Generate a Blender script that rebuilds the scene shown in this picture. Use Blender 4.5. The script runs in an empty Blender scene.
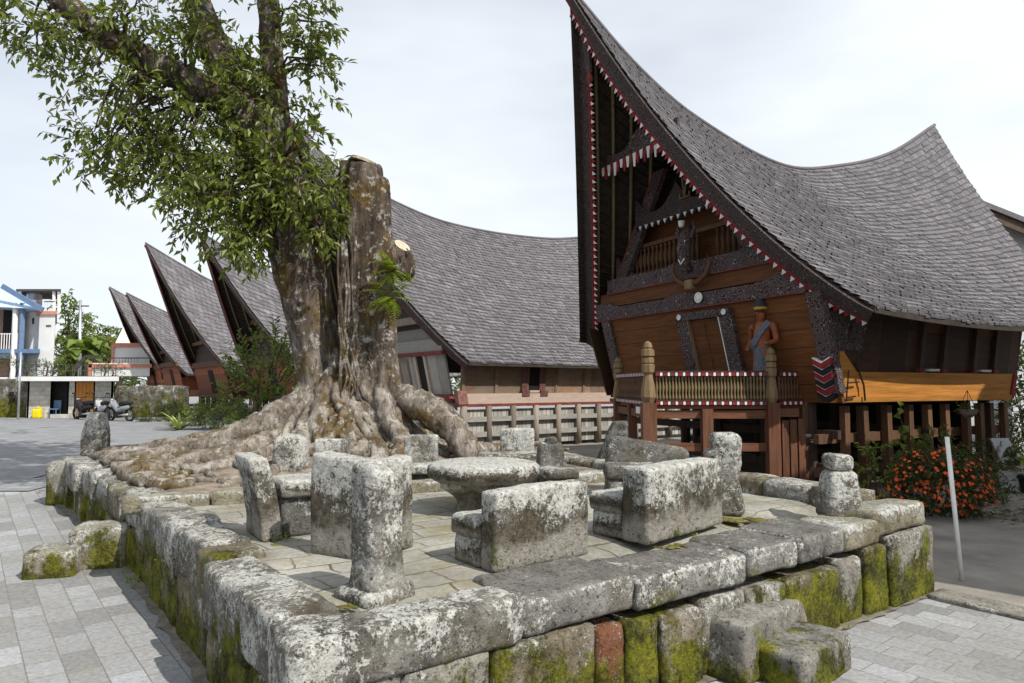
import bpy, bmesh, math, random
from mathutils import Vector, Matrix, noise as mnoise
R_ = math.radians
scene = bpy.context.scene
COL = scene.collection
random.seed(7)

# ------------------------------------------------------------------ camera, sky, sun
FPX, HOR, EYE = 683.0, 385.0, 1.75
PITCH = math.atan((HOR - 341.5) / FPX)
cam = bpy.data.cameras.new('camera'); camo = bpy.data.objects.new('camera', cam); COL.objects.link(camo)
cam.sensor_width = 36; cam.lens = 36 * FPX / 1024; cam.clip_start = .05; cam.clip_end = 3000
camo.location = (0, 0, EYE); camo.rotation_euler = (math.pi / 2 + PITCH, 0, 0)
scene.camera = camo
SUNV = Vector((.70, -.586, 1.0)).normalized()
SUN_EL = math.asin(SUNV.z); SUN_AZ = math.atan2(SUNV.x, SUNV.y)
world = bpy.data.worlds.new('World'); scene.world = world; world.use_nodes = True
wn = world.node_tree; wn.nodes.clear()
def nd(nt, t, props=None, ins=None):
    n = nt.nodes.new(t)
    for k, v in (props or {}).items(): setattr(n, k, v)
    for k, v in (ins or {}).items():
        s = n.inputs[k]
        if isinstance(v, bpy.types.NodeSocket): nt.links.new(v, s)
        else: s.default_value = v
    return n
sky = nd(wn, 'ShaderNodeTexSky', dict(sky_type='NISHITA', sun_disc=False, sun_elevation=SUN_EL, sun_rotation=SUN_AZ,
         air_density=1.0, dust_density=1.5, ozone_density=1.0))
tc = nd(wn, 'ShaderNodeTexCoord')
mp = nd(wn, 'ShaderNodeMapping', ins={'Vector': tc.outputs['Generated'], 'Scale': (1.0, 1.0, 3.2), 'Location': (.9, .1, .4)})
cn = nd(wn, 'ShaderNodeTexNoise', ins={'Vector': mp.outputs[0], 'Scale': 1.3, 'Detail': 4, 'Roughness': .55})
sxyz = nd(wn, 'ShaderNodeSeparateXYZ', ins={0: tc.outputs['Generated']})      # thinner cloud towards the west (left)
cden = nd(wn, 'ShaderNodeMath', dict(operation='MULTIPLY_ADD'), {0: sxyz.outputs[0], 1: .26, 2: cn.outputs['Fac']})
cr = nd(wn, 'ShaderNodeValToRGB', ins={0: cden.outputs[0]})
cr.color_ramp.elements[0].position = .30; cr.color_ramp.elements[0].color = (.62, .62, .62, 1)
cr.color_ramp.elements[1].position = .62; cr.color_ramp.elements[1].color = (.97, .97, .97, 1)
sx = nd(wn, 'ShaderNodeMix', dict(data_type='RGBA'), {0: cr.outputs[0], 6: sky.outputs[0], 7: (8.5, 8.95, 9.4, 1)})
bg = nd(wn, 'ShaderNodeBackground', ins={'Color': sx.outputs[2], 'Strength': .112})
wo = nd(wn, 'ShaderNodeOutputWorld', ins={'Surface': bg.outputs[0]})
sl = bpy.data.lights.new('sun', 'SUN'); so = bpy.data.objects.new('sun', sl); COL.objects.link(so)
sl.energy = 5.0; sl.angle = R_(.55); sl.color = (1, .955, .88)
so.rotation_euler = SUNV.to_track_quat('Z', 'Y').to_euler()
so.location = (20, -20, 30)
vs = scene.view_settings
vs.view_transform = 'Standard'; vs.look = 'None'; vs.gamma = 1; vs.use_curve_mapping = False; vs.exposure = 0.1
scene.cycles.max_bounces = 6; scene.cycles.transparent_max_bounces = 8

# ------------------------------------------------------------------ pixel <-> place
FW = Vector((0, math.cos(PITCH), math.sin(PITCH))); UPV = Vector((0, -math.sin(PITCH), math.cos(PITCH)))
def ray(px, py):
    return Vector((1, 0, 0)) * ((px - 512) / FPX) + UPV * ((341.5 - py) / FPX) + FW
def at_z(px, py, z):
    d = ray(px, py); return Vector((0, 0, EYE)) + d * ((z - EYE) / d.z)
def at_y(px, py, y):
    d = ray(px, py); return Vector((0, 0, EYE)) + d * (y / d.y)
def sm(x):
    x = max(0., min(1., x)); return x * x * (3 - 2 * x)
def gz(x, y):
    return .2 * sm((y - 4.5) / 8) * sm((1.5 - x) / 3)
ZT = .735      # top of the cap stones
ZP = .68       # terrace paving

# ------------------------------------------------------------------ objects
def setp(o, label=None, cat=None, group=None, kind=None):
    if label: o['label'] = label
    if cat: o['category'] = cat
    if group: o['group'] = group
    if kind: o['kind'] = kind
    return o
def thing(name, label, cat, loc, group=None):
    o = bpy.data.objects.new(name, None); COL.objects.link(o); o.location = loc; o.empty_display_size = .2
    return setp(o, label, cat, group)
def wloc(o):
    v = Vector((0, 0, 0))
    while o is not None: v += o.location; o = o.parent
    return v
class MB:
    def __init__(s): s.v = []; s.f = []; s.m = []; s.t = []
    def add(s, vs, fs, m=0, tint=.5):
        b = len(s.v); s.v += [Vector(p) for p in vs]
        for f in fs: s.f.append(tuple(b + i for i in f)); s.m.append(m); s.t.append(tint)
        return s
    def quad(s, a, b, c, d, m=0, tint=.5): return s.add([a, b, c, d], [(0, 1, 2, 3)], m, tint)
    def hexa(s, lo, hi, m=0, tint=.5):            # two rings of n points joined
        n = len(lo)
        fs = [tuple(range(n))[::-1], tuple(range(n, 2 * n))] + [(i, (i + 1) % n, n + (i + 1) % n, n + i) for i in range(n)]
        return s.add(list(lo) + list(hi), fs, m, tint)
    def obox(s, c, ex, ey, ez, m=0, tint=.5):     # centre and half-extent vectors
        c = Vector(c); ex = Vector(ex); ey = Vector(ey); ez = Vector(ez)
        lo = [c - ex - ey - ez, c + ex - ey - ez, c + ex + ey - ez, c - ex + ey - ez]
        hi = [p + ez * 2 for p in lo]
        return s.hexa(lo, hi, m, tint)
    def bar(s, a, b, w, h, up=(0, 0, 1), m=0, tint=.5):    # beam from a to b, width w (sideways) height h
        a = Vector(a); b = Vector(b); d = (b - a); L = d.length; d.normalize()
        up = Vector(up)
        sd = d.cross(up)
        if sd.length < 1e-4: sd = d.cross(Vector((1, 0, 0)))
        sd.normalize(); u = sd.cross(d).normalized()
        return s.obox((a + b) / 2, d * L / 2, sd * w / 2, u * h / 2, m, tint)
    def tube(s, pts, rad, n=8, m=0, cap=True, tint=.5):
        pts = [Vector(p) for p in pts]
        if not hasattr(rad, '__len__'): rad = [rad] * len(pts)
        rings = []; ref = None
        for i, p in enumerate(pts):
            d = (pts[min(i + 1, len(pts) - 1)] - pts[max(i - 1, 0)]).normalized()
            if ref is None:
                ref = Vector((0, 0, 1)) if abs(d.z) < .9 else Vector((1, 0, 0))
                ref = (ref - d * ref.dot(d)).normalized()
            else:
                ref = (ref - d * ref.dot(d))
                ref = ref.normalized() if ref.length > 1e-5 else d.orthogonal().normalized()
            o = d.cross(ref)
            rings.append([p + (ref * math.cos(2 * math.pi * k / n) + o * math.sin(2 * math.pi * k / n)) * rad[i] for k in range(n)])
        vs = [q for r in rings for q in r]; fs = []
        for i in range(len(rings) - 1):
            for k in range(n):
                fs.append((i * n + k, i * n + (k + 1) % n, (i + 1) * n + (k + 1) % n, (i + 1) * n + k))
        if cap:
            fs.append(tuple(range(n))[::-1]); fs.append(tuple((len(rings) - 1) * n + k for k in range(n)))
        return s.add(vs, fs, m, tint)
    def lathe(s, c, prof, n=20, m=0, ax=(0, 0, 1), tint=.5, wob=0, seed=0):
        c = Vector(c); ax = Vector(ax).normalized(); e1 = ax.orthogonal().normalized(); e2 = ax.cross(e1)
        vs = []
        for (r, z) in prof:
            for k in range(n):
                a = 2 * math.pi * k / n
                d = e1 * math.cos(a) + e2 * math.sin(a)
                rr = r
                if wob: rr = r * (1 + wob * mnoise.noise(d * 1.7 + Vector((seed, z * 2, 0))))
                vs.append(c + d * rr + ax * z)
        fs = []
        for i in range(len(prof) - 1):
            for k in range(n):
                fs.append((i * n + k, i * n + (k + 1) % n, (i + 1) * n + (k + 1) % n, (i + 1) * n + k))
        fs.append(tuple(range(n))[::-1]); fs.append(tuple((len(prof) - 1) * n + k for k in range(n)))
        return s.add(vs, fs, m, tint)
    def ball(s, c, r, m=0, n=10, k=7, sc=(1, 1, 1), tint=.5, wob=0, seed=0):
        c = Vector(c); vs = []; fs = []
        for i in range(k + 1):
            th = math.pi * i / k
            for j in range(n):
                a = 2 * math.pi * j / n
                d = Vector((math.sin(th) * math.cos(a), math.sin(th) * math.sin(a), math.cos(th)))
                rr = r * (1 + (wob * mnoise.noise(d * 1.8 + Vector((seed, 0, 0))) if wob else 0))
                vs.append(c + Vector((d.x * sc[0], d.y * sc[1], d.z * sc[2])) * rr)
        for i in range(k):
            for j in range(n):
                fs.append((i * n + j, (i + 1) * n + j, (i + 1) * n + (j + 1) % n, i * n + (j + 1) % n))
        return s.add(vs, fs, m, tint)
    def rock(s, o, ex, ey, ez, L, r=.04, amp=.015, seed=0, res=.05, m=0, shape=None, tint=.5):
        # worn block: o = a bottom corner, unit axes, side lengths; rounded edges and noise
        o = Vector(o); ex = Vector(ex); ey = Vector(ey); ez = Vector(ez); lx, ly, lz = L
        nx, ny, nz = [max(4, min(44, int(l / res))) for l in L]
        hx, hy, hz = lx / 2, ly / 2, lz / 2; r = min(r, hx * .95, hy * .95, hz * .95)
        idx = {}; vs = []; fs = []
        def vert(i, j, k):
            if (i, j, k) in idx: return idx[(i, j, k)]
            p = Vector((lx * i / nx - hx, ly * j / ny - hy, lz * k / nz - hz))
            q = Vector((max(-hx + r, min(hx - r, p.x)), max(-hy + r, min(hy - r, p.y)), max(-hz + r, min(hz - r, p.z))))
            d = p - q
            if d.length > 1e-6: nrm = d.normalized(); p = q + nrm * r
            else: nrm = Vector((0, 0, 1))
            if shape: p = shape(p, hx, hy, hz)
            w = o + ex * (p.x + hx) + ey * (p.y + hy) + ez * (p.z + hz)
            sv = Vector((seed * 7.3, seed * 3.1, seed * 1.7))
            n1 = mnoise.noise_vector(w * 2.6 + sv) * amp * 1.0
            n2 = mnoise.noise_vector(w * 9 + sv) * amp * .5
            n3 = mnoise.noise_vector(w * 26 + sv) * amp * .28
            idx[(i, j, k)] = len(vs); vs.append(w + n1 + n2 + n3)
            return len(vs) - 1
        for i in range(nx):
            for j in range(ny):
                fs.append((vert(i, j, 0), vert(i, j + 1, 0), vert(i + 1, j + 1, 0), vert(i + 1, j, 0)))
                fs.append((vert(i, j, nz), vert(i + 1, j, nz), vert(i + 1, j + 1, nz), vert(i, j + 1, nz)))
        for i in range(nx):
            for k in range(nz):
                fs.append((vert(i, 0, k), vert(i + 1, 0, k), vert(i + 1, 0, k + 1), vert(i, 0, k + 1)))
                fs.append((vert(i, ny, k), vert(i, ny, k + 1), vert(i + 1, ny, k + 1), vert(i + 1, ny, k)))
        for j in range(ny):
            for k in range(nz):
                fs.append((vert(0, j, k), vert(0, j, k + 1), vert(0, j + 1, k + 1), vert(0, j + 1, k)))
                fs.append((vert(nx, j, k), vert(nx, j + 1, k), vert(nx, j + 1, k + 1), vert(nx, j, k + 1)))
        if ex.cross(ey).dot(ez) < 0: fs = [f[::-1] for f in fs]
        return s.add(vs, fs, m, tint)
    def build(s, name, mats, parent=None, loc=None, smooth=False, fixn=False):
        org = wloc(parent) if parent is not None else Vector(loc if loc is not None else (0, 0, 0))
        me = bpy.data.meshes.new(name)
        me.from_pydata([tuple(p - org) for p in s.v], [], s.f)
        if not isinstance(mats, (list, tuple)): mats = [mats]
        for m in mats: me.materials.append(m)
        me.polygons.foreach_set('material_index', s.m)
        at = me.attributes.new('tint', 'FLOAT', 'FACE'); at.data.foreach_set('value', s.t)
        if smooth: me.polygons.foreach_set('use_smooth', [True] * len(me.polygons))
        if fixn:
            bm = bmesh.new(); bm.from_mesh(me); bmesh.ops.recalc_face_normals(bm, faces=bm.faces); bm.to_mesh(me); bm.free()
        me.update()
        o = bpy.data.objects.new(name, me); COL.objects.link(o)
        if parent is not None: o.parent = parent
        else: o.location = org
        return o
def struct(name, mb, mat, smooth=False, kind='structure'):
    o = mb.build(name, mat, smooth=smooth); o['kind'] = kind; return o
EX, EY, EZ = Vector((1, 0, 0)), Vector((0, 1, 0)), Vector((0, 0, 1))

# ------------------------------------------------------------------ materials
class Mt:
    def __init__(s, name):
        s.m = bpy.data.materials.new(name); s.m.use_nodes = True; s.nt = s.m.node_tree; s.nt.nodes.clear()
        s.out = s.nt.nodes.new('ShaderNodeOutputMaterial'); s.bs = s.nt.nodes.new('ShaderNodeBsdfPrincipled')
        s.nt.links.new(s.bs.outputs[0], s.out.inputs[0]); s.bs.inputs['Roughness'].default_value = .85
        s.bs.inputs['Specular IOR Level'].default_value = .25
        s._pos = None
    def n(s, t, props=None, ins=None): return nd(s.nt, t, props, ins)
    def pos(s):
        if s._pos is None: s._pos = s.n('ShaderNodeNewGeometry').outputs['Position']
        return s._pos
    def gen(s): return s.n('ShaderNodeTexCoord').outputs['Generated']
    def map(s, vec, scale=(1, 1, 1), rot=(0, 0, 0), loc=(0, 0, 0)):
        if any(rot): vec = s.n('ShaderNodeMapping', ins={'Vector': vec, 'Rotation': rot}).outputs[0]
        return s.n('ShaderNodeMapping', ins={'Vector': vec, 'Scale': scale, 'Location': loc}).outputs[0]
    def noise(s, vec, scale, detail=4, rough=.55, dist=0):
        return s.n('ShaderNodeTexNoise', ins={'Vector': vec, 'Scale': scale, 'Detail': detail, 'Roughness': rough, 'Distortion': dist}).outputs['Fac']
    def vor(s, vec, scale, feature='F1', out='Distance', rnd=1):
        return s.n('ShaderNodeTexVoronoi', dict(feature=feature), {'Vector': vec, 'Scale': scale, 'Randomness': rnd}).outputs[out]
    def ramp(s, fac, stops):
        r = s.n('ShaderNodeValToRGB', ins={0: fac}); e = r.color_ramp.elements
        while len(e) < len(stops): e.new(.5)
        for i, (p, c) in enumerate(stops):
            e[i].position = p; e[i].color = (c, c, c, 1) if not hasattr(c, '__len__') else (*c, 1)
        return r.outputs[0]
    def mix(s, fac, a, b, mode='MIX'):
        x = s.n('ShaderNodeMix', dict(data_type='RGBA', blend_type=mode))
        for k, v in ((0, fac), (6, a), (7, b)):
            if isinstance(v, bpy.types.NodeSocket): s.nt.links.new(v, x.inputs[k])
            else: x.inputs[k].default_value = v if not (k and len(v) == 3) else (*v, 1)
        return x.outputs[2]
    def math(s, op, a, b=0, c=None, clamp=False):
        x = s.n('ShaderNodeMath', dict(operation=op, use_clamp=clamp), {0: a, 1: b})
        if c is not None:
            if isinstance(c, bpy.types.NodeSocket): s.nt.links.new(c, x.inputs[2])
            else: x.inputs[2].default_value = c
        return x.outputs[0]
    def sep(s, vec): return s.n('ShaderNodeSeparateXYZ', ins={0: vec}).outputs
    def tint(s): return s.n('ShaderNodeAttribute', dict(attribute_name='tint')).outputs['Fac']
    def bump(s, h, strength=.5, dist=.02):
        b = s.n('ShaderNodeBump', ins={'Height': h, 'Strength': strength, 'Distance': dist})
        s.nt.links.new(b.outputs[0], s.bs.inputs['Normal'])
    def done(s, col, rough=None, spec=None):
        if isinstance(col, bpy.types.NodeSocket): s.nt.links.new(col, s.bs.inputs['Base Color'])
        else: s.bs.inputs['Base Color'].default_value = (*col, 1)
        if rough is not None:
            if isinstance(rough, bpy.types.NodeSocket): s.nt.links.new(rough, s.bs.inputs['Roughness'])
            else: s.bs.inputs['Roughness'].default_value = rough
        if spec is not None: s.bs.inputs['Specular IOR Level'].default_value = spec
        return s.m

def stone_mat(name, dark=(.05, .045, .038), mid=(.155, .143, .122), light=(.31, .295, .262), lichen=.5, moss=0., mossz=(0, .7), top_lichen=.12, brown=.3, band=0., top=None):
    M = Mt(name); p = M.pos()
    fine = M.noise(p, 30, 8, .72)
    base = M.ramp(M.math('ADD', M.math('MULTIPLY', M.noise(p, 3.4, 8, .68), .72), M.math('MULTIPLY', fine, .28)), [(.36, dark), (.5, mid), (.64, light)])
    br = M.ramp(M.noise(M.map(p, loc=(5, 2, 1)), 2.1, 6, .62), [(.5, 0.), (.62, brown)])
    base = M.mix(br, base, (.12, .088, .045))
    g = M.sep(M.gen())[2]
    gw = M.math('ADD', g, M.math('MULTIPLY', M.math('SUBTRACT', M.noise(M.map(p, loc=(2, 8, 5)), 5, 6, .65), .5), .75))
    if band:            # cleaner grey foot, black-brown crust above it
        ft = M.ramp(gw, [(.22, 1.), (.42, 0.)])
        base = M.mix(M.math('MULTIPLY', ft, .85), base, M.ramp(fine, [(.3, (.20, .185, .155)), (.7, (.36, .34, .30))]))
        bd = M.math('MULTIPLY', M.ramp(gw, [(.30, 0.), (.46, 1.)]), M.ramp(gw, [(.62, 1.), (.84, 0.)]))
        base = M.mix(M.math('MULTIPLY', bd, band), base, M.ramp(fine, [(.35, (.018, .015, .010)), (.62, (.115, .094, .06))]))
    nz = M.sep(M.n('ShaderNodeNewGeometry').outputs['True Normal'])[2]
    if top:             # walked-on, rain-washed upper faces
        tk = M.math('MULTIPLY', M.ramp(nz, [(.65, 0.), (.9, 1.)]), .85)
        base = M.mix(tk, base, M.ramp(M.math('ADD', M.math('MULTIPLY', fine, .5), M.math('MULTIPLY', M.noise(p, 5, 6, .6), .5)), [(.36, tuple(x * .45 for x in top)), (.5, top), (.66, tuple(x * 1.6 for x in top))]))
    big = M.noise(M.map(p, loc=(3, 7, 2)), 3.6, 5, .6)
    ln = M.math('ADD', M.math('MULTIPLY', M.noise(p, 24, 10, .8), .66), M.math('MULTIPLY', M.noise(M.map(p, loc=(6, 3, 1)), 85, 4, .7), .34))
    lf = M.math('ADD', ln, M.math('MULTIPLY', M.math('SUBTRACT', big, .5), .55))
    lf = M.math('ADD', lf, M.math('MULTIPLY', M.math('SUBTRACT', g, .6), top_lichen * .6))
    if top: lf = M.math('SUBTRACT', lf, M.math('MULTIPLY', tk, .10))
    lk = M.ramp(lf, [(.578 - lichen * .14, 0.), (.622 - lichen * .14, .92)])
    lc = M.ramp(fine, [(.35, (.29, .285, .255)), (.62, (.62, .615, .575))])
    base = M.mix(lk, base, lc)
    sp = M.ramp(M.math('ADD', M.math('MULTIPLY', M.noise(M.map(p, loc=(1, 9, 4)), 27, 9, .78), .7), M.math('MULTIPLY', M.noise(M.map(p, loc=(4, 4, 4)), 70, 3, .6), .3)), [(.54, 0.), (.585, .86)])
    base = M.mix(sp, base, (.028, .026, .022))
    hb = M.noise(p, 42, 6, .75)
    if moss:
        z = M.sep(p)[2]
        mz = M.n('ShaderNodeMapRange', ins={0: z, 1: mossz[0], 2: mossz[1], 3: 1., 4: 0.}).outputs[0]
        mn = M.math('ADD', M.math('ADD', M.math('MULTIPLY', M.noise(M.map(p, loc=(8, 1, 3), scale=(1, 1, .6)), 2.6, 8, .68), .85), M.math('MULTIPLY', M.noise(p, 34, 4, .7), .15)), M.math('MULTIPLY', M.math('SUBTRACT', mz, .5), .26))
        mk = M.ramp(mn, [(.57 - moss * .2, 0.), (.63 - moss * .2, .95)])
        mc = M.ramp(M.math('ADD', M.math('MULTIPLY', M.noise(p, 5, 6, .65), .6), M.math('MULTIPLY', M.noise(p, 40, 5, .75), .4)), [(.36, (.016, .018, .005)), (.46, (.06, .058, .010)), (.55, (.145, .150, .012)), (.66, (.26, .24, .022))])
        base = M.mix(mk, base, mc)
        hb = M.math('ADD', hb, M.math('MULTIPLY', M.math('MULTIPLY', mk, M.noise(p, 90, 3, .8)), 1.1))
    hb = M.math('ADD', hb, M.math('MULTIPLY', lk, .25))
    M.bump(M.math('ADD', hb, M.noise(p, 9, 6, .65)), .85, .024)
    return M.done(base, .93, .12)
S_SEAT = stone_mat('weathered_stone', lichen=.55, moss=.10, mossz=(.5, .95), top_lichen=.55, band=.8)
S_PALE = stone_mat('pale_lichen_stone', lichen=.76, moss=.1, mossz=(.5, .9), top_lichen=.1, light=(.42, .41, .38), brown=.2)
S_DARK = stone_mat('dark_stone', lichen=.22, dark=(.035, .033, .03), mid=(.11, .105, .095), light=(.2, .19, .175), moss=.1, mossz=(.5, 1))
S_CAP = stone_mat('cap_stone', lichen=.55, moss=.15, mossz=(.25, .8), top=(.15, .142, .13), dark=(.07, .065, .06), mid=(.2, .19, .175), light=(.33, .315, .295), top_lichen=.15)
S_CAPW = stone_mat('white_crusted_stone', lichen=.62, moss=.14, mossz=(.2, .8), top_lichen=.1)
S_WALL = stone_mat('mossy_stone', lichen=.35, moss=.40, mid=(.17, .145, .10), light=(.3, .26, .21), mossz=(0, .9), top_lichen=0)
S_WALLG = stone_mat('grey_wall_stone', lichen=.35, moss=.52, mossz=(0, .6), mid=(.24, .225, .19), light=(.36, .34, .29))
S_STEP = stone_mat('step_stone', lichen=.24, moss=.12, mossz=(0, .45), top=(.22, .21, .185), mid=(.19, .18, .16), light=(.3, .285, .255), top_lichen=0, dark=(.09, .085, .075))
S_STEPY = stone_mat('yellowed_step_stone', lichen=.3, moss=.1, top=(.27, .255, .20), mossz=(-.1, .7), mid=(.24, .22, .16), light=(.38, .35, .27), dark=(.12, .11, .07), top_lichen=.5)
S_KERB = stone_mat('kerb_stone', lichen=.2, mid=(.24, .225, .19), light=(.36, .34, .29), dark=(.14, .13, .11), top=(.26, .245, .21))
S_RED = stone_mat('red_brick', lichen=.1, moss=.3, mossz=(0, .5), dark=(.07, .035, .02), mid=(.17, .07, .038), light=(.24, .11, .065), brown=.1)

def paver_mat():
    M = Mt('pavers'); p = M.map(M.pos(), rot=(0, 0, -math.atan2(.78, -.63)))
    w = M.n('ShaderNodeTexNoise', ins={'Vector': p, 'Scale': 1.1, 'Detail': 2}).outputs['Color']
    p2 = M.n('ShaderNodeVectorMath', dict(operation='MULTIPLY_ADD'), {0: w, 1: (.012, .012, 0), 2: p}).outputs[0]
    def brick(c1, c2, mo, ms=.004):
        b = M.n('ShaderNodeTexBrick', dict(offset=.42, offset_frequency=2, squash=.72, squash_frequency=3),
                {'Vector': p2, 'Color1': (*c1, 1), 'Color2': (*c2, 1), 'Mortar': (*mo, 1), 'Scale': 1, 'Mortar Size': ms, 'Mortar Smooth': .3, 'Brick Width': .37, 'Row Height': .19, 'Bias': -.1})
        return b
    b = brick((.235, .24, .248), (.36, .37, .385), (.11, .105, .095))
    base = M.ramp(M.sep(b.outputs['Color'])[0], [(.2, (.16, .155, .145)), (.24, (.20, .203, .205)), (.28, (.285, .287, .29)), (.32, (.27, .278, .29)), (.345, (.36, .37, .39)), (.36, (.47, .485, .51))])
    st = M.noise(M.pos(), .8, 6, .6)
    base = M.mix(M.ramp(st, [(.35, .6), (.65, 0.)]), base, (.21, .20, .18))
    base = M.mix(.6, base, M.ramp(M.noise(M.pos(), 30, 5, .7), [(.3, (.26, .26, .26)), (.7, (.72, .72, .72))]), 'OVERLAY')
    brn = M.ramp(M.noise(M.map(M.pos(), loc=(4, 4, 0)), 1.7, 5, .6), [(.60, 0.), (.75, .25)])
    base = M.mix(brn, base, (.26, .22, .155))
    h = M.math('ADD', M.math('MULTIPLY', b.outputs['Fac'], -1.), M.math('MULTIPLY', M.noise(M.pos(), 45, 4, .7), .25))
    M.bump(h, .6, .012)
    return M.done(base, .8, .25)
G_PAVE = paver_mat()
def flag_mat():
    M = Mt('flagstones'); p = M.map(M.pos(), rot=(0, 0, R_(-36)))
    w = M.n('ShaderNodeTexNoise', ins={'Vector': p, 'Scale': 1.6, 'Detail': 3}).outputs['Color']
    p2 = M.n('ShaderNodeVectorMath', dict(operation='MULTIPLY_ADD'), {0: w, 1: (.26, .26, 0), 2: p}).outputs[0]
    b = M.n('ShaderNodeTexBrick', dict(offset=.37, offset_frequency=2, squash=1.35, squash_frequency=3),
            {'Vector': p2, 'Color1': (.42, .40, .345, 1), 'Color2': (.33, .315, .275, 1), 'Mortar': (.12, .105, .07, 1), 'Scale': 1, 'Mortar Size': .010, 'Mortar Smooth': .5, 'Brick Width': .42, 'Row Height': .26})
    crack = M.ramp(M.noise(p, 2.2, 3), [(.38, 1.), (.62, .45)])
    base = M.mix(M.math('MULTIPLY', b.outputs['Fac'], crack), M.ramp(M.noise(M.pos(), 1.4, 6, .62), [(.3, (.165, .155, .125)), (.5, (.28, .27, .235)), (.75, (.39, .38, .34))]), (.11, .095, .06))
    base = M.mix(.5, base, M.ramp(M.noise(M.pos(), 34, 6, .7), [(.3, (.25, .25, .25)), (.7, (.72, .72, .72))]), 'OVERLAY')
    ms = M.ramp(M.noise(M.map(M.pos(), loc=(2, 6, 0)), 2.0, 7, .7), [(.52, 0.), (.64, .75)])
    base = M.mix(ms, base, (.2, .165, .07))
    h = M.math('SUBTRACT', M.noise(M.pos(), 16, 6, .65), M.math('MULTIPLY', b.outputs['Fac'], crack))
    M.bump(h, .6, .02)
    return M.done(base, .9, .15)
G_FLAG = flag_mat()
def simple(name, c, rough=.8, spec=.25, var=.25, sc=6, bump=0, metal=0, tint=0, anis=None):
    M = Mt(name); p = M.pos()
    if anis: p = M.map(p, scale=anis)
    lo = tuple(x * (1 - var) for x in c); hi = tuple(min(1, x * (1 + var)) for x in c)
    nz = M.noise(p, sc, 6, .62)
    col = M.ramp(nz, [(.3, lo), (.7, hi)])
    if tint:
        t = M.tint()
        f = M.n('ShaderNodeMapRange', ins={0: t, 1: 0., 2: 1., 3: 1 - tint, 4: 1 + tint}).outputs[0]
        col = M.mix(1., col, M.n('ShaderNodeCombineXYZ', ins={0: f, 1: f, 2: f}).outputs[0], 'MULTIPLY')
    if bump: M.bump(M.noise(p, sc * 4, 6, .65), bump, .015)
    M.bs.inputs['Metallic'].default_value = metal
    return M.done(col, rough, spec)
G_SOIL = simple('soil', (.20, .165, .125), var=.6, sc=5, bump=.8)
G_YARD = simple('yard_concrete', (.215, .195, .17), var=.35, sc=1.5, bump=.5)
MOSS = simple('moss', (.12, .11, .025), var=.6, sc=14, bump=1)
def wood_mat(name, c, yaw=0, along='u', var=.45, rough=.75, sc=1.0, grey=0., weather=None):
    # grain runs along the world direction 'yaw' (horizontal boards) or up (along='z')
    M = Mt(name)
    s = {'u': (1.2, 16, 16), 'z': (16, 16, 1.2)}[along]
    p = M.map(M.map(M.pos(), rot=(0, 0, -yaw)), scale=tuple(x * sc for x in s))
    n1 = M.noise(p, 1.5, 7, .68, .4)
    lo = tuple(x * (1 - var) for x in c); hi = tuple(min(1, x * (1 + var)) for x in c)
    col = M.ramp(n1, [(.28, lo), (.52, c), (.76, hi)])
    if grey:
        gk = M.ramp(M.noise(M.pos(), 2.2, 5, .6), [(.4, 0.), (.68, grey)])
        col = M.mix(gk, col, weather or (.24, .225, .2))
    t = M.tint(); f = M.n('ShaderNodeMapRange', ins={0: t, 1: 0., 2: 1., 3: .68, 4: 1.32}).outputs[0]
    col = M.mix(1., col, M.n('ShaderNodeCombineXYZ', ins={0: f, 1: f, 2: f}).outputs[0], 'MULTIPLY')
    M.bump(n1, .35, .012)
    return M.done(col, rough, .3)
def carved_mat(name, bgc=(.026, .023, .022), l1=(.22, .225, .235), l2=(.15, .025, .02), sc=9.0):
    # low relief scrollwork: pale and red lines on black
    M = Mt(name); p = M.pos()
    wv = M.n('ShaderNodeTexNoise', ins={'Vector': p, 'Scale': sc * .7, 'Detail': 1.0}).outputs['Fac']
    a = M.math('SINE', M.math('MULTIPLY', wv, 95.0))
    b = M.math('SINE', M.math('MULTIPLY', M.noise(M.map(p, loc=(3, 3, 3)), sc * 1.1, 1), 70.0))
    col = M.mix(M.ramp(a, [(.62, 0.), (.8, 1.)]), (*bgc, 1), (*l1, 1))
    col = M.mix(M.ramp(b, [(.72, 0.), (.85, .9)]), col, (*l2, 1))
    col = M.mix(.35, col, M.ramp(M.noise(p, 4, 4), [(.3, (.3, .3, .3)), (.7, (.7, .7, .7))]), 'OVERLAY')
    M.bump(a, .5, .012)
    return M.done(col, .75, .25)
CARVE = carved_mat('carved_scrollwork')
CARVE2 = carved_mat('carved_scrollwork_dark', l1=(.13, .14, .135), l2=(.11, .02, .02), sc=11)
def roof_mat(name, c):
    M = Mt(name); t = M.tint(); p = M.pos()
    lo = tuple(x * .55 for x in c); hi = tuple(x * 1.5 for x in c)
    col = M.ramp(t, [(0., lo), (.5, c), (1., hi)])
    col = M.mix(M.ramp(M.noise(p, 1.1, 6, .6), [(.35, .45), (.62, 0.)]), col, tuple(x * .7 for x in c))
    col = M.mix(.5, col, M.ramp(M.noise(M.map(p, scale=(1, 1, .35)), 26, 5, .7), [(.3, (.25, .25, .25)), (.7, (.75, .75, .75))]), 'OVERLAY')
    M.bump(M.noise(p, 40, 4, .7), .4, .01)
    return M.done(col, .85, .2)
ROOF = roof_mat('roof_shingles', (.142, .134, .143))
LINING = simple('roof_lining', (.035, .028, .022), var=.4, sc=8)
BAMBOO = wood_mat('bamboo_pole', (.2, .155, .085), along='z', var=.3)
BATTEN = simple('batten', (.04, .03, .024), var=.4)
WHITE = simple('white_paint', (.72, .72, .70), var=.1)
REDP = simple('red_paint', (.24, .02, .026), var=.3)
BLACKP = simple('black_paint', (.02, .018, .02), var=.3)
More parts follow.
